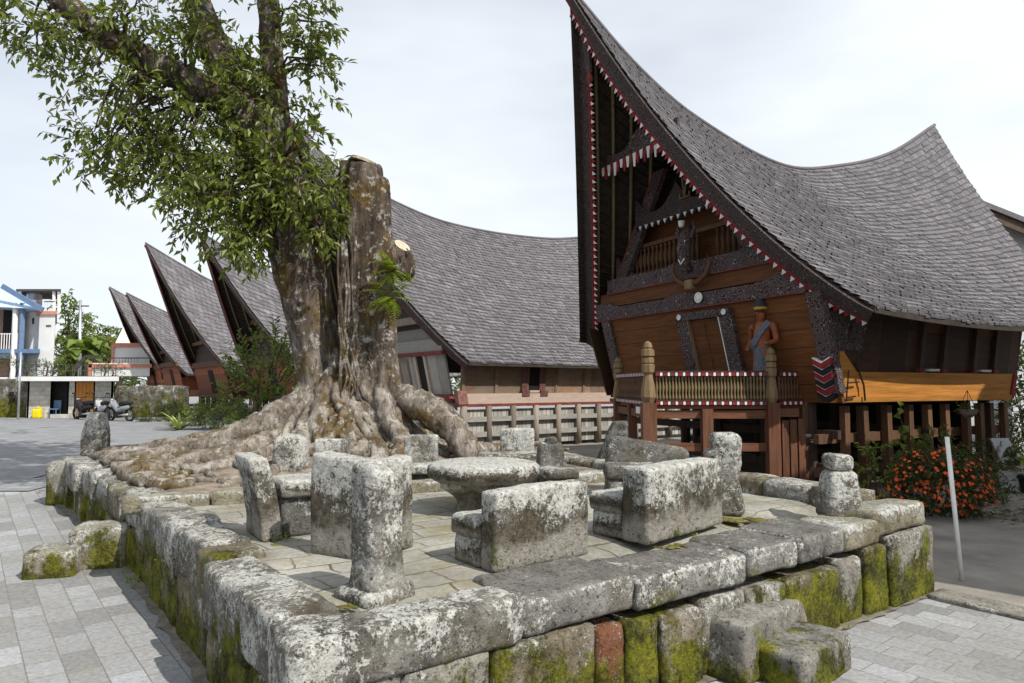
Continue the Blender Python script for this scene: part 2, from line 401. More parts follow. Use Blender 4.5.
IRON = simple('dark_iron', (.03, .03, .032), rough=.5, metal=.6)
def leaf_mat(name, c1, c2, tr=.35, rough=.42):
    M = Mt(name); t = M.tint()
    col = M.ramp(t, [(0., c1), (.75, c2), (1., tuple(min(1, x * 1.25) for x in c2))])
    M.done(col, rough, .4)
    tl = M.n('ShaderNodeBsdfTranslucent', ins={'Color': M.mix(.5, col, (.16, .2, .02, 1), 'MIX')})
    mx = M.n('ShaderNodeMixShader', ins={0: tr, 1: M.bs.outputs[0], 2: tl.outputs[0]})
    M.nt.links.new(mx.outputs[0], M.out.inputs[0])
    return M.m
LEAF = leaf_mat('fig_leaves', (.03, .05, .012), (.15, .19, .028), tr=.4)
LEAFD = leaf_mat('dark_leaves', (.015, .03, .009), (.05, .085, .018))
LEAFY = leaf_mat('yellow_green_leaves', (.07, .11, .015), (.2, .27, .035))
LEAFF = leaf_mat('fern_leaves', (.09, .14, .012), (.26, .34, .03), tr=.4)
# ------------------------------------------------------------------ ground
def proj(P):
    d = Vector(P) - Vector((0, 0, EYE)); k = d.dot(FW)
    return 512 + FPX * d.x / k, 341.5 - FPX * d.dot(UPV) / k
def flat(v): return Vector((v.x, v.y, 0))
Np = flat(at_z(300, 640, ZT)); Rp = flat(at_z(920, 505, ZT)); Lp = flat(at_z(58, 458, ZT))
E1 = (Rp - Np).normalized()                       # along the front wall
E2 = Vector((-E1.y, E1.x, 0))                     # into the terrace
WL = (Lp - Np); EL = WL.normalized(); LENL = WL.length; LENF = (Rp - Np).length
ELo = Vector((-EL.y, EL.x, 0))                    # outward from the left wall (away from terrace)
if ELo.dot(E1) > 0: ELo = -ELo
Bk = Rp + E2 * 5.2; Lk = Lp + E1 * 5.0
def lines(a, b, n): return [a + (b - a) * i / n for i in range(n + 1)]
xs = [-600, -300, -150, -90, -60, -45] + [-35 + i * .8 for i in range(88)] + [40, 50, 70, 110, 200, 400, 600]
ys = [-60, -30, -15, -8] + [-4 + i * .8 for i in range(60)] + [48, 55, 70, 100, 180, 400, 900, 1500]
g = MB(); nx = len(xs)
g.v = [Vector((x, y, gz(x, y) + .006 * mnoise.noise(Vector((x * .7, y * .7, 0))))) for y in ys for x in xs]
for j in range(len(ys) - 1):
    for i in range(nx - 1):
        g.f.append((j * nx + i, j * nx + i + 1, (j + 1) * nx + i + 1, (j + 1) * nx + i)); g.m.append(0); g.t.append(.5)
struct('ground', g, G_PAVE, smooth=True)
# yard right of the kerb line, running in front of and below the houses
g = MB(); KD = -E2
ts = [-8, -5] + [-4 + .5 * i for i in range(17)] + [6, 9, 13, 18]; ws = [.06 + .45 * i for i in range(22)] + [11, 14, 20, 28]
base = Rp + E1 * .02
for w in ws:
    for t in ts:
        p = base + E1 * w + E2 * t
        g.v.append(Vector((p.x, p.y, gz(p.x, p.y) + .012 + .012 * mnoise.noise(Vector((p.x * 1.3, p.y * 1.3, 5))))))
n = len(ts)
for j in range(len(ws) - 1):
    for i in range(n - 1):
        g.f.append((j * n + i, (j + 1) * n + i, (j + 1) * n + i + 1, j * n + i + 1)); g.m.append(0); g.t.append(.5)
struct('yard', g, G_YARD, smooth=True)
# narrow dirt margin at the foot of the front and left walls
g = MB()
def bul(a): return ELo * (-.21 * math.sin(math.pi * min(1, max(0, a / LENL))) ** .8)
def strip(a, b, wout, out, n, seed, bl=False):
    for i in range(n):
        for k, q in ((0, i), (1, i + 1)):
            p = a + (b - a) * q / n + (bul(LENL * q / n) if bl else Vector((0, 0, 0)))
            w = wout * (.8 + .5 * mnoise.noise(Vector((q * .35, seed, 0))) + .25 * mnoise.noise(Vector((q * 1.1, seed, 4))))
            pa, pb = p - out * .1, p + out * max(.03, w)
            g.v += [Vector((pa.x, pa.y, gz(pa.x, pa.y) + .022)), Vector((pb.x, pb.y, gz(pb.x, pb.y) + .012))]
        b0 = len(g.v) - 4; g.f.append((b0, b0 + 1, b0 + 3, b0 + 2)); g.m.append(0); g.t.append(.5)
strip(Np, Rp, .10, -E2, 90, 1); strip(Np, Lp, .10, ELo, 110, 2, True)
struct('dirt', g, simple('joint_dirt', (.17, .15, .12), var=.5, sc=9, bump=.8))
kt = thing('kerb', 'low stone kerb edging the pavers beside the yard on the right', 'kerb', Rp + E1 * .0 - E2 * .05)
p = Rp - E2 * .06; 
for i, L in enumerate((.95, 1.2, 1.0, 1.1)):
    m = MB().rock(p - E1 * .12 + EZ * -.05, -E2, E1, EZ, (L, .30, .095), .03, .012, 90 + i, .06); m.build('kerb_stone', S_KERB, kt, smooth=True)
    p = p - E2 * (L + .015)

# ------------------------------------------------------------------ terrace
TC = Vector((at_y(352, 440, 9.6).x, 9.6, 0))       # middle of the tree base
CA = flat(at_z(140, 510, ZP)); CB = flat(at_z(640, 480, ZP))     # kerb across the terrace
CD = (CB - CA).normalized(); CN = Vector((-CD.y, CD.x, 0))
def mound(x, y):
    dx, dy = x - TC.x, y - TC.y
    sxx = 1.15 if dx > 0 else 2.1
    h = .42 * math.exp(-((dx / sxx) ** 2 + (dy / 1.25) ** 2)) + .10 * math.exp(-((dx + 2) / 2.5) ** 2 - (dy / 2.2) ** 2)
    return ZP + .02 + h + .03 * mnoise.noise(Vector((x * 1.2, y * 1.2, 3)))
def quadpt(a, b):                                   # bilinear over the terrace, a along front, b into depth
    lf = Np * (1 - b) + Lp * b + bul(b * LENL) - ELo * .16; rt = Rp * (1 - b) + Bk * b
    return lf * (1 - a) + rt * a
g = MB(); so_ = MB(); NA, NB = 46, 60
grid = [[quadpt(.015 + .97 * i / NA, .015 + .97 * j / NB) for i in range(NA + 1)] for j in range(NB + 1)]
for j in range(NB + 1):
    for i in range(NA + 1):
        p = grid[j][i]
        df = (p - Np).dot(E2)
        g.v.append(Vector((p.x, p.y, ZP - .065 * sm((.95 - df) / .45) * sm(((p - Np).dot(E1) - 1.3) / .6) + .010 * mnoise.noise(Vector((p.x * 1.7, p.y * 1.7, 0))) + .006 * mnoise.noise(p * 5))))
        dd = (p - CA).dot(CN)
        so_.v.append(Vector((p.x, p.y, ZP - .06 + (mound(p.x, p.y) - ZP + .06) * sm((dd + .02) / .3) * sm(((Lp - p).dot(ELo) - .30) / .25))))
for j in range(NB):
    for i in range(NA):
        k = j * (NA + 1) + i; f = (k, k + 1, k + NA + 2, k + NA + 1)
        g.f.append(f); g.m.append(0); g.t.append(.5)
        c = (grid[j][i] + grid[j + 1][i + 1]) / 2
        if (c - CA).dot(CN) > -.15: so_.f.append(f); so_.m.append(0); so_.t.append(.5)
struct('terrace_paving', g, G_FLAG, smooth=True); struct('soil', so_, G_SOIL, smooth=True)

def frontpt(px):                                    # place on the front wall line that shows at column px
    lo, hi = 0, 1.2
    for _ in range(40):
        mdl = (lo + hi) / 2
        if proj(Np + (Rp - Np) * mdl + EZ * ZT)[0] < px: lo = mdl
        else: hi = mdl
    return lo * LENF
fwall = thing('terrace_wall', 'low mossy stone wall with thick slab caps facing the camera, broken by two step stones', 'stone wall', Np, 'walls round the stone terrace')
caps = [(298, 520, .23, .27, S_CAPW, .0, .018), (521, 633, .20, .50, S_CAP, -.025, -.01), (634, 744, .19, .46, S_CAP, -.055, .005), (745, 794, .19, .50, S_CAP, -.04, .0), (795, 840, .18, .52, S_CAP, -.03, .01), (841, 877, .19, .40, S_STEPY, -.03, .0)]
for i, (a, b, th, dp, mt, up, out) in enumerate(caps):
    ta, tb = frontpt(a), frontpt(b)
    o = Np + E1 * (ta + .006) - E2 * (.03 + out) + EZ * (ZT - th + up)
    if i == 0: o = Np + E1 * -.06 - E2 * .05 + EZ * (ZT - th + up); ta = -.07
    MB().rock(o, E1, E2, EZ, (tb - ta - .012, dp, th), .035 if i else .05, .014, 11 + i, .03).build('cap_stone', mt, fwall, smooth=True)
ta, tb = frontpt(873), frontpt(923)
MB().rock(Np + E1 * ta - E2 * .02 + EZ * .565, E1, (E2 * .95 - E1 * .12).normalized(), EZ, (tb - ta, .32, .20), .035, .014, 17, .04).build('cap_stone', S_STEPY, fwall, smooth=True)
low = [(298, 400, S_WALLG, .0), (400, 488, S_WALLG, .01), (490, 592, S_WALL, .0), (594, 622, S_RED, .005), (624, 655, S_WALL, .0), (657, 697, S_WALL, .02), (699, 742, S_WALLG, 0), (744, 780, S_WALLG, .01), (782, 834, S_WALL, .012), (836, 858, S_WALLG, .0), (860, 881, S_WALL, .02), (883, 926, S_WALLG, .03)]
for i, (a, b, mt, out) in enumerate(low):
    ta, tb = frontpt(a), frontpt(b); h = (.50 if i < 11 else .56) - (.06 if 2 < i < 10 else 0)
    if i == 0: ta += .02
    MB().rock(Np + E1 * (ta + .004) - E2 * (out + .025) + EZ * -.03, E1, E2, EZ, (tb - ta - .008, .38, h + .05 - .012 * (i % 3)), .025, .014, 30 + i, .035).build('wall_stone', mt, fwall, smooth=True)
# a bright mossy flat wedge of soil behind the joints so no light shows through
MB().obox((Np + Rp) / 2 + E2 * .30 + EZ * .3, E1 * (LENF / 2 - .15), E2 * .08, EZ * .33).build('fill', G_SOIL, fwall)

def bul(a): return ELo * (-.21 * math.sin(math.pi * min(1, max(0, a / LENL))) ** .8)
lwall = thing('terrace_wall', 'long mossy stone wall in shade receding to the left past the tree roots', 'stone wall', (Np + Lp) / 2, 'walls round the stone terrace')
bd = [.02, .30, .80, 1.62, 1.98, 2.75, 3.3, 4.15, 4.9, 5.7, 6.4, 7.2, LENL]
for i in range(len(bd) - 1):
    a, b = bd[i], bd[i + 1]; rnd = random.Random(i)
    th = .34 + rnd.uniform(-.04, .05); o = Np + bul((a + b) / 2) + EL * (a + .006) + ELo * (.03 + rnd.uniform(-.02, .03)) + EZ * (ZT - th + rnd.uniform(-.02, .02))
    MB().rock(o, EL, -ELo, EZ, (b - a - .012, .30 + rnd.uniform(0, .05), th), .035, .016, 50 + i, .035 if i < 5 else .06).build('cap_stone', [S_CAPW, S_CAPW, S_CAPW, S_WALL, S_CAP][i % 5] if i != 4 else S_CAPW, lwall, smooth=True)
a = .0; i = 0
while a < LENL - .1:
    rnd = random.Random(100 + i); L = min(rnd.uniform(.4, 1.0), LENL - a); 
    MB().rock(Np + bul(a + L / 2) + EL * (a + .004) + ELo * rnd.uniform(-.01, .03) + EZ * -.05, EL, -ELo, EZ, (L - .008, .30, .47 + rnd.uniform(-.03, .03)), .03, .018, 70 + i, .05).build('wall_stone', S_WALL, lwall, smooth=True)
    a += L; i += 1
MB().obox((Np + Lp) / 2 - ELo * .34 + EZ * .3, EL * (LENL / 2 - .2), ELo * .06, EZ * .33).build('fill', G_SOIL, lwall)
rwall = thing('terrace_wall', 'low line of mossy kerb blocks along the terrace edge by the verandah', 'stone wall', (Rp + Bk) / 2, 'walls round the stone terrace')
a = .35; i = 0
while a < 5.1:
    rnd = random.Random(200 + i); L = rnd.uniform(.45, .85)
    MB().rock(Rp + E2 * a - E1 * .34 + EZ * .02, E2, E1, EZ, (L - .01, .34, .82 + rnd.uniform(-.02, .02) - .04 * (a > 2.4)), .035, .016, 120 + i, .06).build('wall_stone', S_WALLG if i % 2 else S_WALL, rwall, smooth=True)
    a += L; i += 1
bwall = thing('terrace_wall', 'rough low stone edge behind the tree mound', 'stone wall', (Lp + Bk) / 2, 'walls round the stone terrace')
dB = (Bk - Lp).normalized(); nB = Vector((-dB.y, dB.x, 0)); a = 0; i = 0
while a < (Bk - Lp).length:
    rnd = random.Random(300 + i); L = rnd.uniform(.6, 1.1)
    MB().rock(Lp + dB * a - nB * .3 + EZ * .1, dB, nB, EZ, (L - .01, .34, .62 + rnd.uniform(-.04, .06)), .05, .02, 140 + i, .08).build('wall_stone', S_WALLG, bwall, smooth=True)
    a += L; i += 1
kb = thing('stone_kerb', 'low kerb of long stones between the flagstones and the tree mound', 'kerb', (CA + CB) / 2 + EZ * ZP)
a = -.15; i = 0; TOT = (CB - CA).length
while a < TOT:
    rnd = random.Random(400 + i); L = rnd.uniform(.6, .95)
    MB().rock(CA + CD * a + EZ * (ZP - .05), CD, CN, EZ, (L - .012, .20, .17 + rnd.uniform(-.015, .02)), .025, .01, 160 + i, .05).build('kerb_stone', S_STEPY, kb, smooth=True)
    a += L; i += 1

# ------------------------------------------------------------------ step stones
def single_rock(name, o, ex, ey, L, mat, label, cat, seed, r=.04, amp=.015, group=None, shape=None, res=.035):
    m = MB().rock(o, ex, ey, EZ, L, r, amp, seed, res, shape=shape)
    ob = m.build(name, mat, loc=Vector(o) + ex * L[0] / 2 + ey * L[1] / 2, smooth=True)
    return setp(ob, label, cat, group)
def q1shape(p, hx, hy, hz):
    k = (p.z + hz) / (2 * hz)
    return Vector((p.x * (1 - .08 * k), p.y * (1 - .12 * k), p.z - .05 * k * max(0, p.x / hx) ** 2 - .03 * k * max(0, -p.y / hy)))
o = flat(at_z(748, 677, .08)); single_rock('step_stone', o + EZ * .0, Vector((.70, .714, 0)), Vector((-.714, .70, 0)), (.95, .52, .37), S_STEP, 'larger rounded step stone set against the front wall', 'step stone', 201, .04, .016, 'step stones', q1shape, .03)
o = flat(at_z(806, 697, 0)); single_rock('step_stone', o + EZ * -.04, (E1 + E2 * .1).normalized(), (E2 - E1 * .1).normalized(), (.62, .44, .25), S_STEP, 'lower flat step stone in front of the larger one', 'step stone', 202, .03, .015, 'step stones', None, .03)
o = flat(at_z(20, 581, .02)); single_rock('step_stone', o + EZ * -.02, (EX + EY * .25).normalized(), (EY - EX * .25).normalized(), (.41, .36, .28), S_STEPY, 'small squared step stone on the pavers, left of its bigger neighbour', 'step stone', 203, .03, .016, 'step stones')
o = flat(at_z(65, 571, .03)); single_rock('step_stone', o + EZ * -.02, (EX + EY * .2).normalized(), (EY - EX * .2).normalized(), (.52, .42, .44), S_STEPY, 'tall yellowish step stone against the shaded left wall', 'step stone', 204, .06, .02, 'step stones')

# ------------------------------------------------------------------ stone seats, table, pillars
GS = 'stone seats round the table'
def bent(lean, curve=0, taper=0, topdrop=0):
    def f(p, hx, hy, hz):
        k = (p.z + hz) / (2 * hz)
        return Vector((p.x * (1 - taper * k), p.y + lean * k + curve * k * k, p.z - topdrop * k * (p.x / hx)))
    return f
def seat(name, label, base, ex, ey, back, seat_, mat, lean=.05, curve=0, arm=None, seed=0, legrecess=True, topdrop=0, taper=0, backmat=None, r=.02):
    """back=(length, thick, height) slab whose foot starts at base, along ex, thickness along ey.
       seat_=(length, depth, height, x offset): slab in front of the back along +ey."""
    t = thing(name, label, 'stone chair', base, GS)
    MB().rock(base + EZ * -.01, ex, ey, EZ, back, r, .011, seed, .025, shape=bent(-lean, -curve, taper, topdrop)).build('backrest', backmat or mat, t, smooth=True)
    if seat_:
        L, D, H, ox = seat_; o = base + ex * ox + ey * (back[1] - .004)
        sth = min(.13, H * .45)
        MB().rock(o + EZ * (H - sth), ex, ey, EZ, (L, D, sth), .03, .013, seed + 1, .035).build('seat', mat, t, smooth=True)
        ins = .05 if legrecess else .012
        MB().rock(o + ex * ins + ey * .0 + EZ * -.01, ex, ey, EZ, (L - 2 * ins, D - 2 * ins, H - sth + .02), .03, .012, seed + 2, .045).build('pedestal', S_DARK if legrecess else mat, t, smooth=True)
    if arm:
        ox, th, D, H = arm
        MB().rock(base + ex * ox + ey * (back[1] - .004) + EZ * -.01, ex, ey, EZ, (th, D, H), .03, .014, seed + 3, .035).build('armrest', mat, t, smooth=True)
    return t
def fb(px, py): return flat(at_z(px, py, ZP)) + EZ * ZP
def axes(a, b):
    e = (fb(*b) - fb(*a)); L = e.length; e.normalize(); return fb(*a), e, Vector((-e.y, e.x, 0)), L
# nearest long-backed seat
o, e, n_, L = axes((495, 574), (590, 553))
seat('stone_chair', 'long low stone chair seen from behind, nearest the front wall', o, e, n_, (L, .14, .47), (L * .92, .30, .29, -.02), S_SEAT, .0, 0, seed=301, legrecess=False, topdrop=.0)
o, e, n_, L = axes((648, 545), (722, 524))
seat('stone_chair', 'blocky stone chair seen from behind, between the long chair and the carved head pillar', o, e, n_, (L + .02, .22, .51), (L * .9, .3, .30, .0), S_SEAT, .0, 0, seed=311, legrecess=False, topdrop=-.0)
o = fb(607, 497); e = (EX * .97 - EY * .05).normalized(); n_ = Vector((-e.y, e.x, 0))
t = seat('stone_chair', 'dark stone chair with a rounded backrest behind the blocky chair', o + n_ * .52 + e * .88, -e, -n_, (.86, .18, .50), (.82, .38, .30, .07), S_DARK, .05, .02, seed=321, legrecess=False, topdrop=-.07, r=.07)
# chair in profile on the left
o = fb(262, 543); n2 = Vector((-.56, .83, 0)).normalized(); n1 = Vector((.83, .56, 0)).normalized()
seat('stone_chair', 'stone chair in profile with a curved leaning backrest, leftmost on the flagstones', o + n2 * .46, -n2, n1, (.46, .14, .585), (.42, .42, .40, .02), S_SEAT, .02, .09, seed=331)
# big one behind the short pillar: back and one arm
C_ = fb(372, 562); A_ = fb(310, 553); e = (A_ - C_).normalized(); n_ = Vector((e.y, -e.x, 0))
if n_.y < 0: n_ = -n_
seat('stone_chair', 'tall stone chair with an armrest standing behind the short round pillar', C_, e, n_, ((A_ - C_).length, .17, .63), (.34, .30, .30, .14), S_SEAT, .02, .0, arm=(.0, .14, .28, .615), seed=341, topdrop=-.02)
o = fb(310, 503); e = EX.copy(); n_ = EY.copy()
seat('stone_chair', 'small pale upright stone chair half hidden behind the tall armrest chair', o + EX * .32 + EY * .18, -EX, -EY, (.31, .14, .58), (.31, .34, .30, 0), S_PALE, .03, 0, seed=351)
o = fb(398, 487)
seat('stone_chair', 'pale stone chair with its back against the tree roots', o + EX * .38 + EY * .40, -EX, -EY, (.36, .16, .53), (.46, .38, .24, -.14), S_PALE, .02, 0, seed=361)
o = fb(498, 480)
seat('stone_chair', 'square backed stone chair just behind the round table', o + EX * .42 + EY * .40, -EX, -EY, (.40, .16, .57), (.72, .40, .30, -.08), S_PALE, .02, 0, seed=371)
o = fb(545, 490); e = (EX * .95 + EY * .3).normalized(); n_ = Vector((-e.y, e.x, 0))
t = seat('stone_chair', 'small dark stone chair with a knob on its rounded backrest, right of the table', o + e * .34 + n_ * .34, -e, -n_, (.34, .15, .47), (.36, .38, .22, .02), S_DARK, .02, 0, seed=381, taper=.18, r=.06)
MB().ball(o + e * .17 + n_ * .28 + EZ * .47, .06, sc=(1.3, 1, .8), wob=.3, seed=3).build('knob', S_DARK, t, smooth=True)

tb = flat(at_z(484, 499, ZP)) + EZ * ZP
tb = Vector(((484 - 512) / FPX * 5.95, 5.95, ZP))
t = thing('stone_table', 'round thick stone table on a fluted waisted foot among the chairs', 'stone table', tb)
m = MB(); N_ = 56; prof = [(.02, .25), (.34, .245), (.43, .265), (.475, .30), (.485, .34), (.475, .38), (.45, .402), (.40, .41), (.2, .414), (.02, .414)]
m.lathe(tb, prof, N_, wob=.025, seed=4); mt = m.build('tabletop', S_SEAT, t, smooth=True)
m = MB(); vs = []; fs = []; K = 14
for i in range(K + 1):
    z = -.02 + .28 * i / K; k = i / K
    r = .30 - .12 * math.sin(math.pi * min(1, k * 1.15)) + .09 * k
    for j in range(N_):
        a = 2 * math.pi * j / N_; f = 1 + .22 * (math.cos(5 * a) ** 3) * math.sin(math.pi * (.15 + .75 * k))
        vs.append(tb + Vector((math.cos(a) * r * f, math.sin(a) * r * f, z)))
for i in range(K):
    for j in range(N_): fs.append((i * N_ + j, i * N_ + (j + 1) % N_, (i + 1) * N_ + (j + 1) % N_, (i + 1) * N_ + j))
m.add(vs, fs); m.build('pedestal', S_WALLG, t, smooth=True)

GP = 'upright stones on the terrace'
# short pillar at the near corner
o = flat(at_z(376, 597, ZP)); ex = (E1 * .9 + E2 * .25).normalized(); ey = Vector((-ex.y, ex.x, 0))
t = thing('stone_pillar', 'short lichen white stone pillar with a broken top at the near corner of the terrace', 'stone pillar', o + EZ * ZP, GP)
def pil(p, hx, hy, hz):
    k = (p.z + hz) / (2 * hz); s_ = 1.0 + .10 * (1 - k) ** 2 - .05 * math.sin(k * math.pi) + .03 * math.sin(k * 17)
    return Vector((p.x * s_, p.y * s_, p.z - .035 * k * (p.x / hx) - .02 * k * abs(p.y / hy)))
MB().rock(o - ex * .105 - ey * .10 + EZ * (ZP + .02), ex, ey, EZ, (.215, .20, .64), .045, .016, 401, .022, shape=pil).build('shaft', S_PALE, t, smooth=True)
MB().rock(o - ex * .15 - ey * .145 + EZ * (ZP - .02), ex, ey, EZ, (.30, .29, .085), .035, .025, 402, .03).build('foot', S_CAPW, t, smooth=True)
# carved head pillar
o = fb(728, 515) + EY * .12
t = thing('carved_head_pillar', 'weathered stone pillar carved as a head in profile with a heavy chin', 'stone statue', o, GP)
def headshape(p, hx, hy, hz):
    k = (p.z + hz) / (2 * hz)
    w = [1.14, 1.1, 1.04, .97, .90, .84, 1.0, 1.05, 1.04, 1.03, 1.0, .92]
    i = min(10, int(k * 11)); f = k * 11 - i; s_ = w[i] * (1 - f) + w[i + 1] * f
    x = p.x * s_
    if p.x < 0:                                        # face side
        x -= .035 * math.exp(-((k - .73) / .045) ** 2) + .022 * math.exp(-((k - .56) / .03) ** 2)
        x += .03 * math.exp(-((k - .82) / .035) ** 2) + .022 * math.exp(-((k - .645) / .025) ** 2)
    return Vector((x, p.y * (.82 + .18 * s_), p.z))
MB().rock(o - EX * .125 - EY * .13 + EZ * -.01, (EX - EY * .12).normalized(), (EY + EX * .12).normalized(), EZ, (.25, .25, .685), .05, .018, 411, .022, shape=headshape).build('carved_head', S_PALE, t, smooth=True)
o = fb(846, 519)
t = thing('stone_pillar', 'squat stone pillar with a separate cap stone by the right hand wall', 'stone pillar', o, GP)
MB().rock(o - EX * .13 - EY * .02 + EZ * -.02, EX, EY, EZ, (.265, .26, .40), .06, .016, 421, .03, shape=lambda p, hx, hy, hz: Vector((p.x * (1.04 - .2 * (p.z / hz)), p.y * (1.0 - .12 * (p.z / hz)), p.z))).build('shaft', S_PALE, t, smooth=True)
MB().rock(o - EX * .105 + EZ * .375, EX, EY, EZ, (.21, .21, .13), .05, .014, 422, .03).build('cap', S_CAPW, t, smooth=True)
o = at_z(89, 455, ZT); 
ob = MB().rock(o - EX * .16 + EZ * -.03, EX, EY, EZ, (.32, .30, .64), .05, .015, 431, .04, shape=lambda p, hx, hy, hz: Vector((p.x * (.86 - .18 * (p.z / hz) + .06 * math.cos(p.z * 11)), p.y * (.9 - .15 * (p.z / hz)), p.z))).build('stone_pillar', S_PALE, loc=o, smooth=True)
setp(ob, 'small tapering stone post on the far left end of the terrace wall', 'stone pillar', GP)
o = Vector(((290 - 512) / FPX * 7.75, 7.75, .72))
ob = MB().rock(o - EX * .18 + EZ * -.02, EX, EY, EZ, (.36, .30, .47), .10, .03, 441, .035).build('boulder', S_PALE, loc=o, smooth=True)
setp(ob, 'pale lichened boulder propped against the left tree roots', 'boulder')
# leaning slab beyond the terrace
o = Vector(((600 - 512) / FPX * 9.9, 9.9, .2))
ob = MB().rock(o - EX * .30 + EZ * -.1, EX, EY, EZ, (.62, .3, 1.12), .05, .03, 451, .05, shape=lambda p, hx, hy, hz: Vector((p.x * (1 - .42 * (p.z + hz) / hz * .5 * 1.6) + .30 * (p.z + hz) / (2 * hz), p.y, p.z))).build('boulder', S_DARK, loc=o, smooth=True)
setp(ob, 'dark pointed boulder leaning at the foot of the verandah', 'boulder')
# white pole
b0 = at_z(962, 581, 0); t0 = at_y(947, 437, b0.y + .02)
ob = MB().tube([b0, t0], .019, 14).build('pole', WHITE, loc=b0, smooth=True)
setp(ob, 'thin white plastic pole leaning slightly in the yard by the flowers', 'pole')
# ------------------------------------------------------------------ the row of saddle-roofed houses
UD = Vector((-.460, .888, 0)).normalized()            # along a facade, right corner to left corner
VD = Vector((.888, .460, 0)).normalized()             # from the facade back along the side wall
YU = math.atan2(UD.y, UD.x); YV = math.atan2(VD.y, VD.x)
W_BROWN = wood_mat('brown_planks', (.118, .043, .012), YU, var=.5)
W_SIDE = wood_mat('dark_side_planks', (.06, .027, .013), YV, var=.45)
W_SILL = wood_mat('ochre_sill', (.47, .20, .036), YV, var=.42, sc=.7)
W_POST = wood_mat('brown_post', (.11, .055, .028), along='z', var=.45)
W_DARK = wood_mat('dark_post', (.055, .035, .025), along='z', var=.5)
W_RED = wood_mat('reddish_timber', (.125, .05, .026), along='z', var=.5, grey=.25, weather=(.14, .095, .07))
W_REDX = wood_mat('reddish_beam', (.15, .06, .03), 0, var=.45, grey=.25, weather=(.15, .10, .075))
W_TAN = wood_mat('tan_carved_post', (.20, .135, .07), along='z', var=.35)
W_OLD = wood_mat('weathered_tan_planks', (.215, .135, .08), YV, var=.4, grey=.5)
W_PINK = wood_mat('faded_pink_sill', (.47, .36, .29), YV, var=.2, grey=.3, weather=(.5, .44, .38))
W_GREY = wood_mat('silver_grey_planks', (.33, .31, .28), along='z', var=.35)
W_GREYX = wood_mat('silver_grey_beam', (.28, .265, .24), YV, var=.35)
W_GPOST = wood_mat('grey_brown_post', (.21, .17, .13), along='z', var=.4, grey=.4)
W_FAR = wood_mat('red_brown_wall', (.25, .075, .035), YU, var=.35)
REDOLD = simple('faded_red_paint', (.17, .045, .038), var=.35)
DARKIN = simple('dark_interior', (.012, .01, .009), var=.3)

class House: pass
def ridge_interp(pts):
    pts = sorted(pts)
    def f(v):
        if v <= pts[0][0]: i = 0
        elif v >= pts[-1][0]: i = len(pts) - 2
        else: i = max(k for k in range(len(pts) - 1) if pts[k][0] <= v)
        def slope(k):
            a, b = max(0, k - 1), min(len(pts) - 1, k + 1)
            return (pts[b][1] - pts[a][1]) / (pts[b][0] - pts[a][0])
        (x0, y0), (x1, y1) = pts[i], pts[i + 1]; h = x1 - x0; q = (v - x0) / h
        m0, m1 = slope(i) * h, slope(i + 1) * h
        return (2*q**3 - 3*q*q + 1) * y0 + (q**3 - 2*q*q + q) * m0 + (-2*q**3 + 3*q*q) * y1 + (q**3 - q*q) * m1
    return f
def mk_house(O, W, L, hw, ridge, E0, sag, vfe, vbe, q=.95, p=1.06, zf=1.5, zg=0., U=None, V=None):
    h = House(); h.U = U or UD; h.V = V or VD; h.O = flat(Vector(O)); h.W = W; h.L = L; h.hw = hw; h.uc = W / 2; h.R = ridge_interp(ridge)
    h.vfa = min(r[0] for r in ridge); h.vba = max(r[0] for r in ridge); h.zf = zf; h.zg = zg; h.E0 = E0
    def E(v):
        k = (v - vfe) / (vbe - vfe); return E0 - sag * 4 * max(0, k * (1 - k))
    h.E = E
    h.w = lambda u, v, z: h.O + h.U * u + h.V * v + EZ * z
    h.vf = lambda t: h.vfa + (vfe - h.vfa) * t ** q
    h.vb = lambda t: h.vba + (vbe - h.vba) * t ** q
    def S(side, t, s, up=0):
        v = h.vf(t) + (h.vb(t) - h.vf(t)) * s
        return S2(side, t, v, up)
    def S2(side, t, v, up=0):
        zr = h.R(v); e = E(min(max(v, vfe), vbe))
        z = e + (zr - e) * ((1 - t) ** p if t < 1 else 1 - t)
        return h.w(h.uc + side * hw * t, v, z + up)
    h.S = S; h.S2 = S2
    def half(v, z):                    # half width of the space under the roof at (v, z)
        zr = h.R(v); e = E(min(max(v, vfe), vbe))
        return hw * (1 - max(0., min(1., (z - e) / (zr - e))) ** (1 / p))
    h.half = half
    return h
